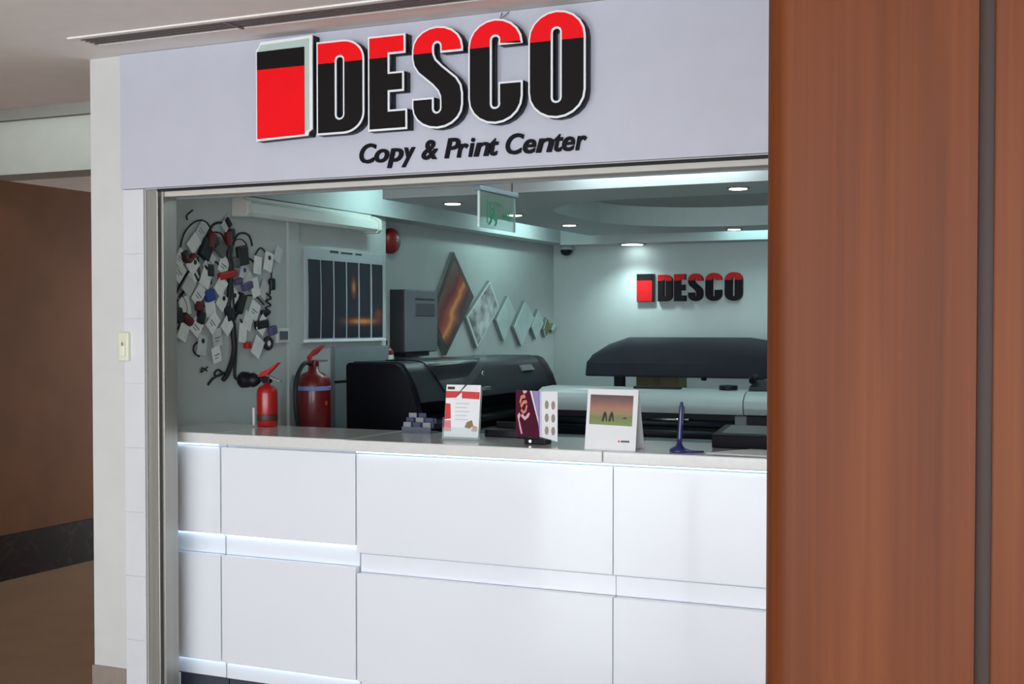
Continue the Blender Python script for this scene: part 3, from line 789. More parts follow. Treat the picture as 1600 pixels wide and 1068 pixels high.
# third, only a sliver beside the grey box
x, y, z0 = -3.835, 6.545, 1.25
t, zt = cyl_ext('fire_extinguisher', 'sliver of a red extinguisher on the set-back wall left of the grey cabinet', x, y, z0, .055, .30, ext_red2)
bx(x - .014, x + .014, y - .014, y + .014, zt - .004, zt + .02, bev=.003).build('valve', plastic_black, t)
MB().lathe([(.0556, z0 + .09), (.0562, z0 + .092), (.0562, z0 + .17), (.0556, z0 + .172)], (x, y, 0), n=20).build('label_band', label_white, t)
bx(-3.9, x - .045, y - .02, y + .02, z0 + .10, z0 + .14).build('bracket', plastic_grey, t)

# alarm bell
bl = thing('alarm_bell', 'round dark red alarm bell on the set-back wall above the grey cabinet', 'bell', (-3.88, 6.70, 2.05))
MB().lathe([(.076, -3.9), (.078, -3.870), (.066, -3.850), (.03, -3.840), (.006, -3.838)], (0, 6.70, 2.108), axis='x', n=28).build('gong', mat('bell_red', (138, 26, 32), .35), bl)
MB().lathe([(.01, -3.84), (.01, -3.832)], (0, 6.70, 2.108), axis='x', n=10).build('screw', plastic_grey, bl)

# grey wall cabinet
gc = thing('wall_cabinet', 'grey metal wall cabinet with a recessed window beside the large diamond picture', 'cabinet', (-3.85, 6.95, 1.40))
gm = mat('cabinet_grey', (104, 108, 114), .45)
bx(-3.9, -3.80, 6.72, 7.13, 1.432, 1.815, bev=.004).build('body', mat('cabinet_side', (40, 40, 46), .5), gc)
bx(-3.80, -3.788, 6.722, 7.128, 1.436, 1.812, bev=.003).build('door', gm, gc)
bx(-3.788, -3.783, 6.84, 7.085, 1.655, 1.735, bev=.002).build('window', mat('cabinet_window', (66, 70, 76), .3), gc)
bx(-3.788, -3.784, 6.84, 7.085, 1.755, 1.763).build('slot', plastic_dark, gc)
bx(-3.88, -3.80, 6.74, 7.04, 1.408, 1.432).build('base_tray', plastic_black, gc)

# ------------------------------------------------------------------ diamond pictures
def fire_mat():
    m = bpy.data.materials.new('flame_photo'); m.use_nodes = True; nt = m.node_tree; b = nt.nodes['Principled BSDF']; b.inputs['Roughness'].default_value = .3
    g = nt.nodes.new('ShaderNodeNewGeometry'); mp = nt.nodes.new('ShaderNodeMapping'); mp.vector_type = 'TEXTURE'
    nt.links.new(g.outputs['Position'], mp.inputs['Vector'])
    mp.inputs['Location'].default_value = (-3.87, 7.47, 1.66); mp.inputs['Rotation'].default_value = (math.radians(50), 0, 0)
    n = nt.nodes.new('ShaderNodeTexNoise'); n.inputs['Scale'].default_value = 5; n.inputs['Detail'].default_value = 4
    nt.links.new(mp.outputs['Vector'], n.inputs['Vector'])
    sp = nt.nodes.new('ShaderNodeSeparateXYZ'); nt.links.new(mp.outputs['Vector'], sp.inputs[0])
    k = nt.nodes.new('ShaderNodeMath'); k.operation = 'MULTIPLY_ADD'; k.inputs[1].default_value = .16; nt.links.new(n.outputs['Fac'], k.inputs[0]); nt.links.new(sp.outputs['Z'], k.inputs[2])
    q = nt.nodes.new('ShaderNodeMath'); q.operation = 'MULTIPLY_ADD'; q.inputs[1].default_value = 1.9; q.inputs[2].default_value = .36; nt.links.new(k.outputs[0], q.inputs[0])
    r = nt.nodes.new('ShaderNodeValToRGB'); e = r.color_ramp.elements
    e[0].position = .16; e[0].color = lin((70, 66, 66)); e[1].position = .84; e[1].color = lin((104, 84, 80))
    for p, c in ((.32, (58, 40, 42)), (.42, (150, 74, 50)), (.50, (226, 150, 84)), (.57, (176, 74, 46)), (.70, (112, 38, 36))): z = e.new(p); z.color = lin(c)
    nt.links.new(q.outputs[0], r.inputs['Fac']); nt.links.new(r.outputs['Color'], b.inputs['Base Color']); return m


def graphic_mat(name, a, c, thr):
    return mat(name, a, .4, col2=c, nscale=thr, noise=.1)


pic_edge = mat('picture_edge', (128, 138, 138), .5)
PICS = [([(7.518, 2.084), (7.818, 1.791), (7.406, 1.399), (7.182, 1.644)], 'largest diamond picture, dark with orange flames, beside the grey cabinet'),
        ([(8.076, 1.911), (8.225, 1.724), (7.871, 1.442), (7.707, 1.653)], 'second diamond picture, pale with grey figures, right of the flame picture'),
        ([(8.375, 1.809), (8.499, 1.692), (8.309, 1.483), (8.18, 1.635)], 'third diamond picture, nearly white, right of the grey figure picture'),
        ([(8.679, 1.78), (8.85, 1.652), (8.613, 1.444), (8.476, 1.587)], 'fourth diamond picture, plain white with a dark lower edge'),
        ([(8.932, 1.718), (9.03, 1.612), (8.888, 1.491), (8.796, 1.586)], 'fifth diamond picture, small and pale, left of the olive one'),
        ([(9.106, 1.66), (9.180, 1.586), (9.073, 1.504), (9.034, 1.566)], 'sixth diamond picture, small olive green, near the back corner'),
        ([(9.235, 1.616), (9.285, 1.593), (9.226, 1.545), (9.188, 1.563)], 'smallest diamond picture, pale, right in the back corner')]
IM = [fire_mat(), graphic_mat('grey_figures', (206, 212, 210), (96, 92, 94), 9), mat('pale_print', (190, 206, 204), .5, noise=.06, nscale=10), mat('pale_print2', (192, 208, 206), .5, noise=.05, nscale=8),
      mat('pale_print3', (186, 204, 200), .5, noise=.12, nscale=14), graphic_mat('olive_print', (120, 120, 70), (70, 62, 44), 18), mat('pale_print4', (180, 196, 192), .5, noise=.1, nscale=20)]
BD = [mat('border_dark', (70, 66, 66), .4), trim_white, mat('border_pale', (200, 214, 212), .5), None, None, None, None]
BD = [BD[0], mat('border_pale2', (208, 216, 214), .5)] + [mat('border_pale', (200, 214, 212), .5)] * 5
for (P, lab), im, bd in zip(PICS, IM, BD):
    cy = sum(p[0] for p in P) / 4; cz = sum(p[1] for p in P) / 4
    t = thing('diamond_picture', lab, 'picture', (-3.88, cy, min(p[1] for p in P)), 'diamond pictures on the side wall')
    MB().prism(P, 'x', -3.9, -3.874).build('block', pic_edge, t)
    MB().prism(P, 'x', -3.874, -3.871).build('border', bd, t)
    q = .86 if im is IM[0] else .9
    MB().prism([(cy + (a - cy) * q, cz + (b - cz) * q) for a, b in P], 'x', -3.871, -3.869).build('print', im, t)

# dome camera on the back wall
dc = thing('dome_camera', 'small black dome camera under the bulkhead on the back wall', 'camera', (-3.75, 9.23, 2.15))
MB().lathe([(.05, 2.215), (.05, 2.19), (.04, 2.185)], (-3.76, 9.22, 0), n=20).build('mount', print_white, dc)
MB().lathe([(.044, 2.186), (.046, 2.175), (.038, 2.155), (.02, 2.143), (.004, 2.14)], (-3.76, 9.22, 0), n=20).build('dome', plastic_black, dc)

# ------------------------------------------------------------------ exit sign hanging behind the lintel
ex = thing('exit_sign', 'clear acrylic exit sign with green running figure hanging behind the lintel', 'exit sign', (-2.21, 4.66, 1.98))
XE = -2.205
bx(XE - .012, XE + .012, 4.48, 4.85, 2.128, 2.150, bev=.003).build('rail', mat('exit_rail', (150, 170, 180), .3, .6), ex)
bx(XE - .004, XE + .004, 4.50, 4.83, 1.985, 2.128).build('panel', acrylic_green, ex)
bx(XE - .0045, XE + .0045, 4.494, 4.50, 1.985, 2.128).build('panel_edge', glass_edge, ex)
bx(XE - .0045, XE + .0045, 4.83, 4.834, 1.985, 2.128).build('panel_edge', glass_edge, ex)
for y in (4.52, 4.81): MB().tube([(XE, y, 2.149), (XE, y, 2.75)], .003, 6).build('rod', alu, ex)
XG = XE + .0045
def gq(P): MB().prism(P, 'x', XG, XG + .0015).build('pictogram', green_m, ex)
gq([(4.56, 2.095), (4.70, 2.095), (4.70, 2.087), (4.568, 2.087), (4.568, 2.005), (4.56, 2.005)])      # door frame
MB().lathe([(.010, XG), (.010, XG + .0015)], (0, 4.600, 2.074), axis='x', n=12).build('pictogram', green_m, ex)
gq([(4.585, 2.062), (4.612, 2.060), (4.628, 2.034), (4.612, 2.028), (4.592, 2.040)])
gq([(4.612, 2.030), (4.630, 2.034), (4.655, 2.018), (4.640, 1.998), (4.628, 1.998), (4.638, 2.016)])
gq([(4.596, 2.040), (4.612, 2.030), (4.604, 2.012), (4.578, 1.998), (4.572, 2.006), (4.592, 2.018)])
gq([(4.612, 2.060), (4.634, 2.050), (4.650, 2.056), (4.648, 2.064), (4.632, 2.060), (4.614, 2.068)])
gq([(4.70, 2.046), (4.76, 2.046), (4.76, 2.056), (4.79, 2.040), (4.76, 2.024), (4.76, 2.034), (4.70, 2.034)])

# ------------------------------------------------------------------ plotter along the left wall
pl = thing('large_plotter', 'long black large-format plotter along the side wall behind the counter', 'plotter', (-3.35, 6.7, 0))
PROF = [(-3.60, .80), (-3.606, 1.385), (-3.592, 1.400), (-3.32, 1.400), (-3.285, 1.388), (-3.25, 1.345), (-3.215, 1.285), (-3.19, 1.215), (-3.172, 1.150), (-3.160, 1.08), (-3.152, 1.00), (-3.152, .80)]
o = MB().prism(PROF, 'y', 5.75, 5.80, bev=.006).build('end_cap', cap_m, pl); smooth_angle(o, 35)
o = MB().prism([(a, b) for a, b in PROF], 'y', 7.52, 7.66, bev=.006).build('end_cap', plastic_black, pl); smooth_angle(o, 35)
HOOD = [(-3.595, 1.10), (-3.595, 1.395), (-3.585, 1.405), (-3.32, 1.407), (-3.28, 1.394), (-3.245, 1.350), (-3.21, 1.290), (-3.188, 1.235), (-3.178, 1.195), (-3.21, 1.185), (-3.30, 1.19), (-3.34, 1.10)]
o = MB().prism(HOOD, 'y', 5.80, 7.52).build('hood', plastic_dark, pl); smooth_angle(o, 35)
bx(-3.60, -3.33, 5.80, 7.52, .80, 1.10).build('body', plastic_black, pl)
bx(-3.33, -3.18, 5.80, 7.52, .80, .96, bev=.004).build('output_tray', plastic_black, pl)
MB().tube([(-3.25, 5.80, 1.06), (-3.25, 7.52, 1.06)], .03, 16, False).build('roller', plastic_dark, pl)
bx(-3.24, -3.17, 6.35, 7.50, .965, 1.0, bev=.004).build('media_guide', plastic_grey, pl)
# curved dark window lid laid over the hood: lens outline in y, following the hood profile
HP = [(-3.50, 1.4075), (-3.32, 1.4085), (-3.28, 1.3955), (-3.245, 1.352), (-3.21, 1.2915), (-3.189, 1.237)]
def lid(y0f, y1f, off, name, m):
    t = MB(); bm = t.bm; rows = []
    n = 16
    L = [0]
    for a, b in zip(HP, HP[1:]): L.append(L[-1] + math.hypot(a[0] - b[0], a[1] - b[1]))
    for i in range(n + 1):
        s = L[-1] * i / n; k = 0
        while k < len(L) - 2 and L[k + 1] < s: k += 1
        u = (s - L[k]) / (L[k + 1] - L[k]); a, b = HP[k], HP[k + 1]
        x_, z_ = a[0] + (b[0] - a[0]) * u, a[1] + (b[1] - a[1]) * u
        f = i / n
        ya, yb = y0f(f), y1f(f)
        rows.append([[bm.verts.new((x_ + o_ * .8, ya + (yb - ya) * j / 8, z_ + o_ * .6)) for j in range(9)] for o_ in (off, -.002)])
    for A, B in zip(rows, rows[1:]):
        for j in range(8):
            bm.faces.new((A[0][j], A[0][j + 1], B[0][j + 1], B[0][j])); bm.faces.new((A[1][j], B[1][j], B[1][j + 1], A[1][j + 1]))
        for j in (0, 8): bm.faces.new((A[0][j], B[0][j], B[1][j], A[1][j]))
    for R_ in (rows[0], rows[-1]):
        for j in range(8): bm.faces.new((R_[0][j], R_[1][j], R_[1][j + 1], R_[0][j + 1]))
    return smooth_angle(t.build(name, m, pl), 35)
lid(lambda f: 5.98 + .10 * f * f, lambda f: 7.05 - .85 * f ** 1.4, .006, 'window_lid', mat('smoked_window', (18, 22, 30), .18))
lid(lambda f: 7.05 - .85 * f ** 1.4 + .0, lambda f: 7.12 - .78 * f ** 1.4, .008, 'hood_highlight', mat('hood_highlight_grey', (58, 63, 71), .4))  # grey sweep stands for the hood's highlight, put in as colour
MB().lathe([(.016, 0), (.016, .006), (.010, .008)], (-3.214, 6.60, 1.318), axis='x', n=14).build('badge', chrome, pl)
MB().prism([(-3.232, 1.352), (-3.205, 1.318), (-3.235, 1.31), (-3.26, 1.35)], 'y', 7.18, 7.34).build('control_panel', plastic_grey, pl)
bx(-3.20, -3.172, 6.55, 6.63, 1.225, 1.245, bev=.002).build('label', plastic_grey, pl)
for y in (5.9, 7.4):
    bx(-3.45, -3.35, y - .04, y + .04, .06, .80).build('stand_leg', plastic_black, pl)
    bx(-3.65, -3.15, y - .05, y + .05, 0, .06, bev=.01).build('stand_foot', plastic_black, pl)

# ------------------------------------------------------------------ printer with white roller cover
wp2 = thing('roll_printer', 'wide printer with pale rounded front cover and black body behind the counter', 'printer', (-1.8, 7.1, 0))
XA, XB = -2.98, -.9
prof = [(6.86, 1.105), (6.845, 1.14), (6.85, 1.18), (6.88, 1.215), (6.93, 1.232), (7.10, 1.236), (7.14, 1.22), (7.14, 1.105)]
o = MB().prism(prof, 'x', XA, -1.75).build('front_cover', print_white, wp2); smooth_angle(o, 35)
o = MB().prism([(a, b - .0) for a, b in prof], 'x', -1.745, XB, bev=.004).build('side_cover', print_white, wp2); smooth_angle(o, 35)
bx(XA, XB, 6.93, 7.35, .70, 1.104).build('body', plastic_black, wp2)
MB().tube([(XA + .05, 6.90, 1.045), (-1.80, 6.90, 1.045)], .022, 14, False).build('roller', plastic_dark, wp2)
MB().tube([(-2.31, 6.875, 1.068), (-2.06, 6.875, 1.068)], .008, 10, False).build('paper_bar', chrome, wp2)
MB().tube([(XA + .05, 6.88, .985), (-1.80, 6.88, .985)], .03, 14, False).build('roller', plastic_black, wp2)
MB().prism([(6.80, .955), (6.93, .975), (6.93, .945), (6.80, .935)], 'x', XA + .05, -1.80).build('output_tray', plastic_grey, wp2)
bx(-1.80, -1.73, 6.87, 6.93, .90, 1.10, bev=.006).build('side_frame', plastic_grey, wp2)
bx(-1.73, XB, 6.86, 6.93, .93, 1.10, bev=.006).build('cartridge_bay', plastic_black, wp2)
for x in (-2.8, -1.1):
    bx(x - .05, x + .05, 7.0, 7.25, .05, .70).build('stand_leg', plastic_black, wp2)
    bx(x - .06, x + .06, 6.75, 7.45, 0, .05, bev=.01).build('stand_foot', plastic_black, wp2)
# things on it
kx = MB().box(-2.42, -2.14, 6.96, 7.0, 1.2325, 1.247, bev=.003).build('black_ruler', plastic_black); kx['category'] = 'ruler'; kx['label'] = 'thin black ruler lying on the pale printer cover'
tk = thing('tape_roll', 'flat black roll of tape on the pale printer cover by the wood column', 'tape', (-1.87, 7.0, 1.234))
MB().lathe([(.05, 1.236), (.052, 1.24), (.052, 1.256), (.05, 1.26)], (-1.87, 7.0, 0), n=22).build('roll', plastic_black, tk)
MB().lathe([(.02, 1.259), (.02, 1.263)], (-1.87, 7.0, 0), n=14).build('core', plastic_dark, tk)
pn = thing('desk_phone', 'black desk phone half hidden by the wood column on the printer', 'phone', (-1.64, 7.02, 1.236))
MB().prism([(6.94, 1.236), (7.12, 1.236), (7.12, 1.29), (6.95, 1.256)], 'x', -1.74, -1.56, bev=.004).build('base', plastic_black, pn)
MB().tube([(-1.735, 7.0, 1.285), (-1.74, 7.03, 1.302), (-1.735, 7.09, 1.305)], .018, 10).build('handset', plastic_black, pn)

# ------------------------------------------------------------------ plotter under a black cover
cv = thing('covered_plotter', 'wide plotter under a black fabric dust cover below the small sign', 'plotter', (-2.5, 8.6, 0))
def hullfront(y, grow):
    return [(-3.277 - grow, 1.239), (-3.263 - grow, 1.339), (-3.245, 1.405), (-3.15, 1.462), (-3.0, 1.512), (-2.17, 1.512), (-2.03, 1.49), (-1.92, 1.45), (-1.85, 1.405), (-1.83, 1.339), (-1.815 + grow, 1.239)]
fr = MB().prism([(-3.277, 1.239), (-3.265, 1.345), (-1.828, 1.345), (-1.815, 1.239)], 'y', 8.38, 8.86, bev=.012)
fr.build('cover_skirt', cover_m, cv)
t = MB(); bm = t.bm
P = hullfront(0, 0)[1:-1]
rowsy = [(8.385, 0), (8.40, .35), (8.45, .75), (8.53, 1), (8.74, 1), (8.82, .7), (8.86, 0)]
R_ = []
for yv, f in rowsy:
    R_.append([bm.verts.new((x * (1 - 0) if f > .9 else x, yv, 1.339 + (z - 1.339) * f)) for x, z in P])
for A, B in zip(R_, R_[1:]):
    for j in range(len(P) - 1):
        try:
            f = bm.faces.new((A[j], A[j + 1], B[j + 1], B[j])); f.smooth = True
        except ValueError: pass
base = [bm.verts.new((x, yv, 1.335)) for x, yv in ((P[0][0], 8.385), (P[-1][0], 8.385), (P[-1][0], 8.86), (P[0][0], 8.86))]
bm.faces.new(base)
t.build('cover_top', cover_m, cv)
for x in (-3.042, -2.05):
    bx(x - .029, x + .029, 8.42, 8.50, .05, 1.26).build('leg', plastic_black, cv)
    bx(x - .04, x + .04, 8.3, 8.9, 0, .05, bev=.01).build('foot', plastic_black, cv)
MB().lathe([(.02, 1.239), (.02, 1.225), (.012, 1.22)], (-2.42, 8.42, 0), n=12).build('cover_toggle', plastic_black, cv)
# back shelf and box
bs = thing('back_shelf', 'low dark bench along the back wall under the covered plotter', 'bench', (-2.2, 9.08, 0))
bx(-3.2, -.6, 8.93, 9.28, .96, 1.0).build('top', plastic_dark, bs)
for x in (-3.1, -1.9, -.7): bx(x - .03, x + .03, 8.96, 9.25, 0, .96).build('leg', plastic_dark, bs)
cb = thing('cardboard_box', 'brown cardboard box in the gap below the black dust cover', 'box', (-2.90, 9.05, 1.0))
bx(-3.09, -2.76, 8.95, 9.15, 1.0, 1.225, bev=.004).build('body', mat('cardboard', (116, 104, 74), .8, noise=.05), cb)
bx(-2.955, -2.90, 8.9485, 8.9505, 1.0, 1.222).build('tape', mat('tape_brown', (96, 86, 62), .4), cb)

# ------------------------------------------------------------------ things on the counter
def flat(name, pts, axis, a, b, m, par): return MB().prism(pts, axis, a, b).build(name, m, par)


# leaflet holder with red and white flyer (local frame: x right, y away from viewer, z up; then turned)
def turned(label, name, cat, loc, rot):
    t = thing(name, label, cat, (0, 0, 0)); t.location = loc; t.rotation_euler = (0, 0, math.radians(rot)); return t


lh = turned('clear leaflet holder with a red and white flyer on the counter', 'leaflet_holder', 'leaflet holder', (-2.300, 4.52, WT), 3)
W = .075
def tilt(mb, ang=8, piv=(0, 0, 0)):
    mb.bm.transform(Matrix.Translation(piv) @ Matrix.Rotation(math.radians(-ang), 4, 'X') @ Matrix.Translation(-Vector(piv))); return mb
tilt(bx(-W - .004, W + .004, .010, .012, .002, .215)).build('back_sheet', acrylic, lh)
tilt(bx(-W - .004, W + .004, -.004, -.002, .002, .05)).build('front_pocket', acrylic, lh)
bx(-W - .006, W + .006, -.03, .05, 0, .004, bev=.001).build('base', acrylic, lh)
for s in (-1, 1): tilt(bx(s * (W + .004) - .001, s * (W + .004) + .001, -.004, .012, .002, .09)).build('side', acrylic, lh)
fl = tilt(bx(-W, W, .004, .008, .012, .222)).build('flyer', paper, lh)
def fp(P, m, nm): tilt(MB().prism(P, 'y', .0035, .0042)).build(nm, m, fl)
fr_ = mat('flyer_red', (206, 44, 48), .5); fpk = mat('flyer_pink', (214, 120, 130), .5)
fp([(-W, .168), (-.012, .168), (-.02, .182), (0, .195), (-W, .195)][:1] + [(-.030, .170), (-.002, .196), (-W, .196)], fr_, 'red_block')
fp([(-.004, .168), (W - .003, .165), (W - .003, .194), (-.006, .196)], fr_, 'red_block')
fp([(-.012, .200), (.006, .222), (.016, .222), (-.018, .188), (-.030, .176)], maroon, 'swoosh')
fp([(-W, .082), (-.048, .086), (-.053, .145), (-W, .147)], fr_, 'red_block')
fp([(-W, .034), (-.044, .034), (-.048, .078), (-W, .078)], fpk, 'pink_block')
fp([(-W + .006, .203), (-.038, .203), (-.038, .214), (-W + .006, .214)], ink, 'heading_mark')
fp([(.022, .072), (.044, .082), (.052, .060), (.036, .046), (.014, .052)], mat('flyer_picture', (140, 110, 60), .5), 'small_picture')
fp([(.050, .060), (.070, .055), (.070, .036), (.044, .036)], mat('flyer_picture2', (190, 150, 130), .5), 'small_picture')
for k in range(5): fp([(-.03, .145 - k * .016), (.03 - .01 * (k % 2), .145 - k * .016), (.03 - .01 * (k % 2), .148 - k * .016), (-.03, .148 - k * .016)], mat('faint_text', (190, 196, 206), .6), 'text_line')

# folded purple brochure in a clear stand on a black base
br = turned('folded maroon and white brochure in a clear stand with a black base', 'brochure_stand', 'brochure stand', (-1.965, 4.50, WT), 0)
MB().prism([(-.038, -.02), (.055, -.03), (.055, .035), (-.038, .03)], 'z', 0, .022, bev=.004).build('base', plastic_black, br)
MB().lathe([(.006, -.03), (.006, -.022)], (-.008, 0, .012), axis='y', n=12).build('screw', chrome, br)
def leaf(P, th_=.003):
    (xa, ya), (xb, yb) = P; d = Vector((xb - xa, yb - ya, 0)); L = d.length; d.normalize(); nrm = Vector((d.y, -d.x, 0))
    def put(pts, m, nm, par, o0, o1):
        t = MB(); bm = t.bm
        A = [bm.verts.new(Vector((xa, ya, 0)) + d * (u * L) + nrm * o0 + Vector((0, 0, z))) for u, z in pts]
        B = [bm.verts.new(Vector((xa, ya, 0)) + d * (u * L) + nrm * o1 + Vector((0, 0, z))) for u, z in pts]
        bm.faces.new(A); bm.faces.new(B[::-1])
        for i in range(len(pts)): bm.faces.new((A[i], B[i], B[(i + 1) % len(pts)], A[(i + 1) % len(pts)]))
        return t.build(nm, m, par)
    return put
pa = leaf(((-.098, .035), (.022, -.012)))
pg1 = pa([(0, .024), (1, .024), (1, .205), (0, .205)], mat('brochure_maroon', (84, 22, 48), .35), 'left_page', br, -.003, 0)
pa([(.40, .205), (.72, .205), (.95, .11), (1, .05), (1, .205)], mat('brochure_lilac', (160, 150, 200), .4), 'lilac_wave', pg1, 0, .0006)
pa([(.62, .205), (.70, .205), (.98, .095), (1, .07), (.92, .10)], trim_white, 'white_wave', pg1, .0006, .001)
cream = mat('brochure_letter', (226, 140, 120), .45); pinkish = mat('brochure_letter2', (232, 190, 196), .45)
for P_, m_ in (([(.08, .105), (.16, .118), (.22, .108), (.16, .092), (.24, .060), (.30, .036), (.24, .034), (.18, .055), (.12, .085)], pinkish),
               ([(.16, .158), (.24, .185), (.40, .190), (.44, .176), (.28, .172), (.22, .152)], cream), ([(.20, .146), (.34, .166), (.48, .168), (.50, .155), (.36, .152), (.26, .136)], cream),
               ([(.22, .124), (.34, .112), (.46, .122), (.52, .146), (.46, .150), (.42, .132), (.34, .124), (.26, .134)], cream), ([(.24, .104), (.40, .088), (.56, .102), (.62, .116), (.56, .120), (.42, .102), (.28, .114)], pinkish),
               ([(.30, .204), (.36, .192), (.46, .196), (.50, .205)], pinkish)):
    pa(P_, m_, 'script_lettering', pg1, .0004, .0012)
pb = leaf(((.024, -.012), (.090, .010)))
pg2 = pb([(0, .030), (1, .010), (1, .204), (0, .204)], paper, 'right_page', br, -.003, 0)
pb([(0, .034), (.12, .030), (.10, .204), (0, .204)], mat('brochure_lilac2', (190, 186, 222), .4), 'lilac_band', pg2, 0, .0006)
for u in (.40, .76):
    for z in (.155, .105, .056):
        pb([(u + .11 * math.cos(a), z - .006 * u + .017 * math.sin(a)) for a in [2 * PI * k / 12 for k in range(12)]], mat('brochure_photo', (150, 128, 118), .5), 'round_photo', pg2, 0, .0006)

# desk calendar tent
dk = turned('white tent desk calendar with a sunset field photograph', 'desk_calendar', 'calendar', (-1.615, 4.42, WT), 2)
CW = .098
cf = MB().prism([(-.040, 0), (.000, .222), (.003, .222), (-.037, 0)], 'x', -CW, CW).build('front_leaf', paper, dk)
MB().prism([(.075, 0), (.006, .222), (.003, .222), (.072, 0)], 'x', -CW, CW).build('back_leaf', paper, dk)
MB().prism([(-.037, 0), (.072, 0), (.072, .002), (-.037, .002)], 'x', -CW, CW).build('base_sheet', paper, dk)


def field_mat():
    m = bpy.data.materials.new('field_photo'); m.use_nodes = True; nt = m.node_tree; b = nt.nodes['Principled BSDF']; b.inputs['Roughness'].default_value = .35
    tc = nt.nodes.new('ShaderNodeTexCoord'); sp = nt.nodes.new('ShaderNodeSeparateXYZ'); nt.links.new(tc.outputs['Generated'], sp.inputs[0])
    nz = nt.nodes.new('ShaderNodeTexNoise'); nz.inputs['Scale'].default_value = 30; nt.links.new(tc.outputs['Object'], nz.inputs['Vector'])
    ad = nt.nodes.new('ShaderNodeMath'); ad.operation = 'MULTIPLY_ADD'; ad.inputs[1].default_value = .12; nt.links.new(nz.outputs['Fac'], ad.inputs[0]); nt.links.new(sp.outputs['Z'], ad.inputs[2])
    r = nt.nodes.new('ShaderNodeValToRGB'); e = r.color_ramp.elements
    e[0].position = .10; e[0].color = lin((118, 140, 66)); e[1].position = 1; e[1].color = lin((92, 62, 62))
    for p, c in ((.34, (120, 120, 70)), (.46, (150, 126, 88)), (.62, (168, 112, 88)), (.82, (126, 84, 78))): k = e.new(p); k.color = lin(c)
    nt.links.new(ad.outputs[0], r.inputs['Fac']); nt.links.new(r.outputs['Color'], b.inputs['Base Color']); return m


def onfront(P, m, nm, par, o0=.0006):
    t = MB(); bm = t.bm
    def pt(x, s, o): return Vector((x, -.040 + .040 * s - o * .984, .222 * s + o * .177))
    A = [bm.verts.new(pt(x, s, 0)) for x, s in P]; B = [bm.verts.new(pt(x, s, o0)) for x, s in P]
    bm.faces.new(A); bm.faces.new(B[::-1])
    for i in range(len(P)): bm.faces.new((A[i], B[i], B[(i + 1) % len(P)], A[(i + 1) % len(P)]))
    return t.build(nm, m, par)


ph = onfront([(-.086, .42), (.080, .40), (.080, .90), (-.086, .91)], field_mat(), 'photograph', cf)
silh = mat('silhouette', (52, 46, 40), .7)
for x in (-.022, .004):
    onfront([(x - .016, .47), (x - .010, .60), (x - .004, .64), (x + .002, .60), (x + .006, .47), (x + .002, .47), (x - .003, .56), (x - .008, .47)], silh, 'figure', ph, .0011)
onfront([(.04, .52), (.052, .55), (.062, .52)], silh, 'figure', ph, .0011)
onfront([(.030, .135), (.036, .135), (.036, .165), (.030, .165)], red_m, 'logo_block', cf)
for k in range(5): onfront([(.041 + k * .0066, .135), (.0465 + k * .0066, .135), (.0465 + k * .0066, .166), (.041 + k * .0066, .166)], ink, 'logo_letter', cf)

# pen on a stand
ps = turned('blue pen standing upright in a dark blue counter pen stand', 'pen_stand', 'pen stand', (-1.365, 4.43, WT), 0)
pb_ = mat('pen_blue', (44, 46, 110), .3, coat=.4)
MB().lathe([(.034, 0), (.036, .004), (.030, .012), (.015, .020), (.010, .030)], (0, 0, 0), n=22).build('base', pb_, ps)
MB().lathe([(.009, .028), (.0095, .05), (.0085, .12), (.0085, .165), (.006, .172), (.005, .182)], (0, 0, 0), n=14).build('pen', pb_, ps)
bx(.004, .011, -.004, .004, .10, .165, bev=.001).build('clip', plastic_dark, ps)
MB().tube([(.02, -.01, .012), (.05, -.005, .006), (.085, .02, .005)], .006, 8).build('chain', pb_, ps)
ps.rotation_euler = (0, math.radians(3), 0)

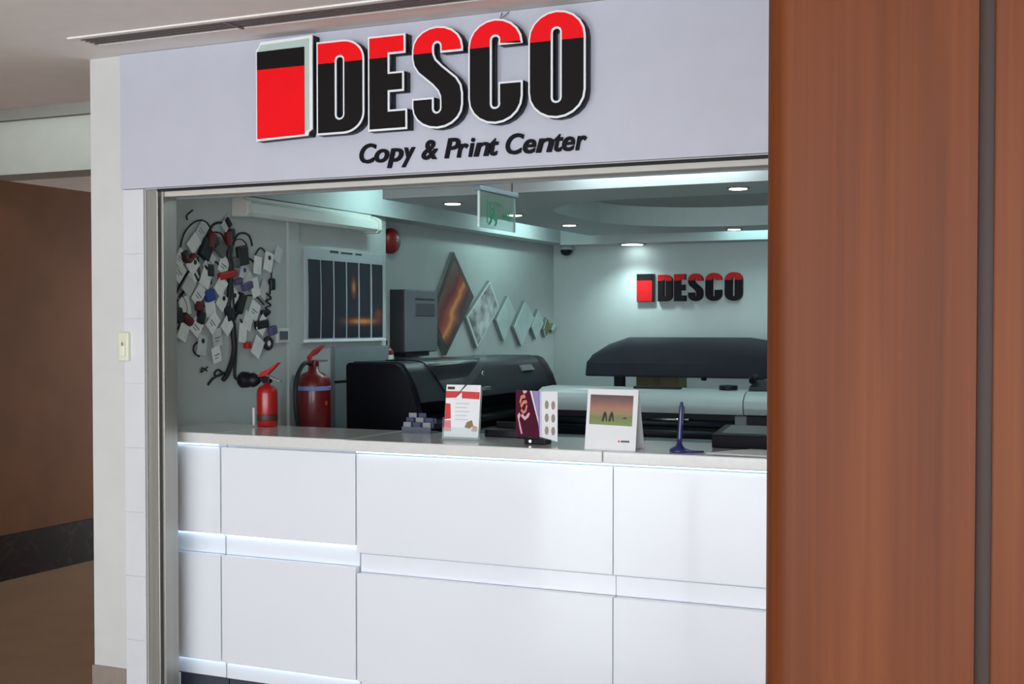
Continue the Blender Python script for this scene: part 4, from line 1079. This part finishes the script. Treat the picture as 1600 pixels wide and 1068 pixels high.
# paper sheet
sh_ = MB().prism([(-1.262, 4.42), (-1.02, 4.40), (-.98, 4.60), (-1.15, 4.62)], 'z', WT + .0002, WT + .003).build('paper_sheet', paper)
sh_['category'] = 'paper'; sh_['label'] = 'white sheet of paper on the counter beside the wood column'
# black boxes on the rear edge of the worktop
t = thing('card_terminal', 'flat black card terminal at the back of the counter by the paper sheet', 'terminal', (-1.14, 4.70, WT))
MB().prism([(4.63, WT), (4.82, WT), (4.82, WT + .075), (4.63, WT + .05)], 'x', -1.30, -1.0, bev=.004).build('body', cap_m, t)
MB().prism([(4.66, WT + .0545), (4.80, WT + .0730), (4.80, WT + .0745), (4.66, WT + .056)], 'x', -1.27, -1.03).build('screen', plastic_dark, t)
t = thing('black_tray', 'low black tray on the back of the counter between the two leaflet stands', 'tray', (-2.18, 4.78, WT))
bx(-2.28, -2.06, 4.70, 4.83, WT, WT + .03, bev=.004).build('base', plastic_black, t)
bx(-2.28, -2.06, 4.815, 4.83, WT + .028, WT + .055, bev=.003).build('rim', plastic_black, t)
# small rack of cards
rk = thing('card_rack', 'small grey rack of business cards on the counter left of the red flyer', 'card rack', (-2.62, 4.76, WT))
rm = mat('rack_grey', (88, 96, 110), .4); cbm = mat('card_blue', (52, 60, 92), .5); crm = mat('rack_card_grey', (136, 140, 146), .6)
bx(-2.685, -2.545, 4.72, 4.80, WT, WT + .006).build('base', rm, rk)
for r_ in range(3):
    yy = 4.735 + r_ * .024; zz = WT + .004 + r_ * .018
    bx(-2.685, -2.545, yy - .008, yy - .005, zz, zz + .022).build('lip', rm, rk)
    for k in range(3):
        xa = -2.68 + k * .047
        if r_ == 2 and k == 2: continue
        bx(xa, xa + .036, yy - .002, yy + .003, zz, zz + .042).build('business_card', cbm if (r_ + k) % 2 else crm, rk)

# ------------------------------------------------------------------ corridor lamp
ct = thing('corridor_downlight', 'warm recessed lamp in the low corridor ceiling out of view behind the pier', 'ceiling light', (-5.5, 7.4, 2.5))
MB().lathe([(.07, 2.5), (.07, 2.494), (.05, 2.492)], (-5.5, 7.4, 0)).build('lens', emis('warm_glow', (255, 214, 160), 8), ct)
spot('corridor_beam', (-5.6, 7.4, 2.46), 30, (1, .78, .5), 140)
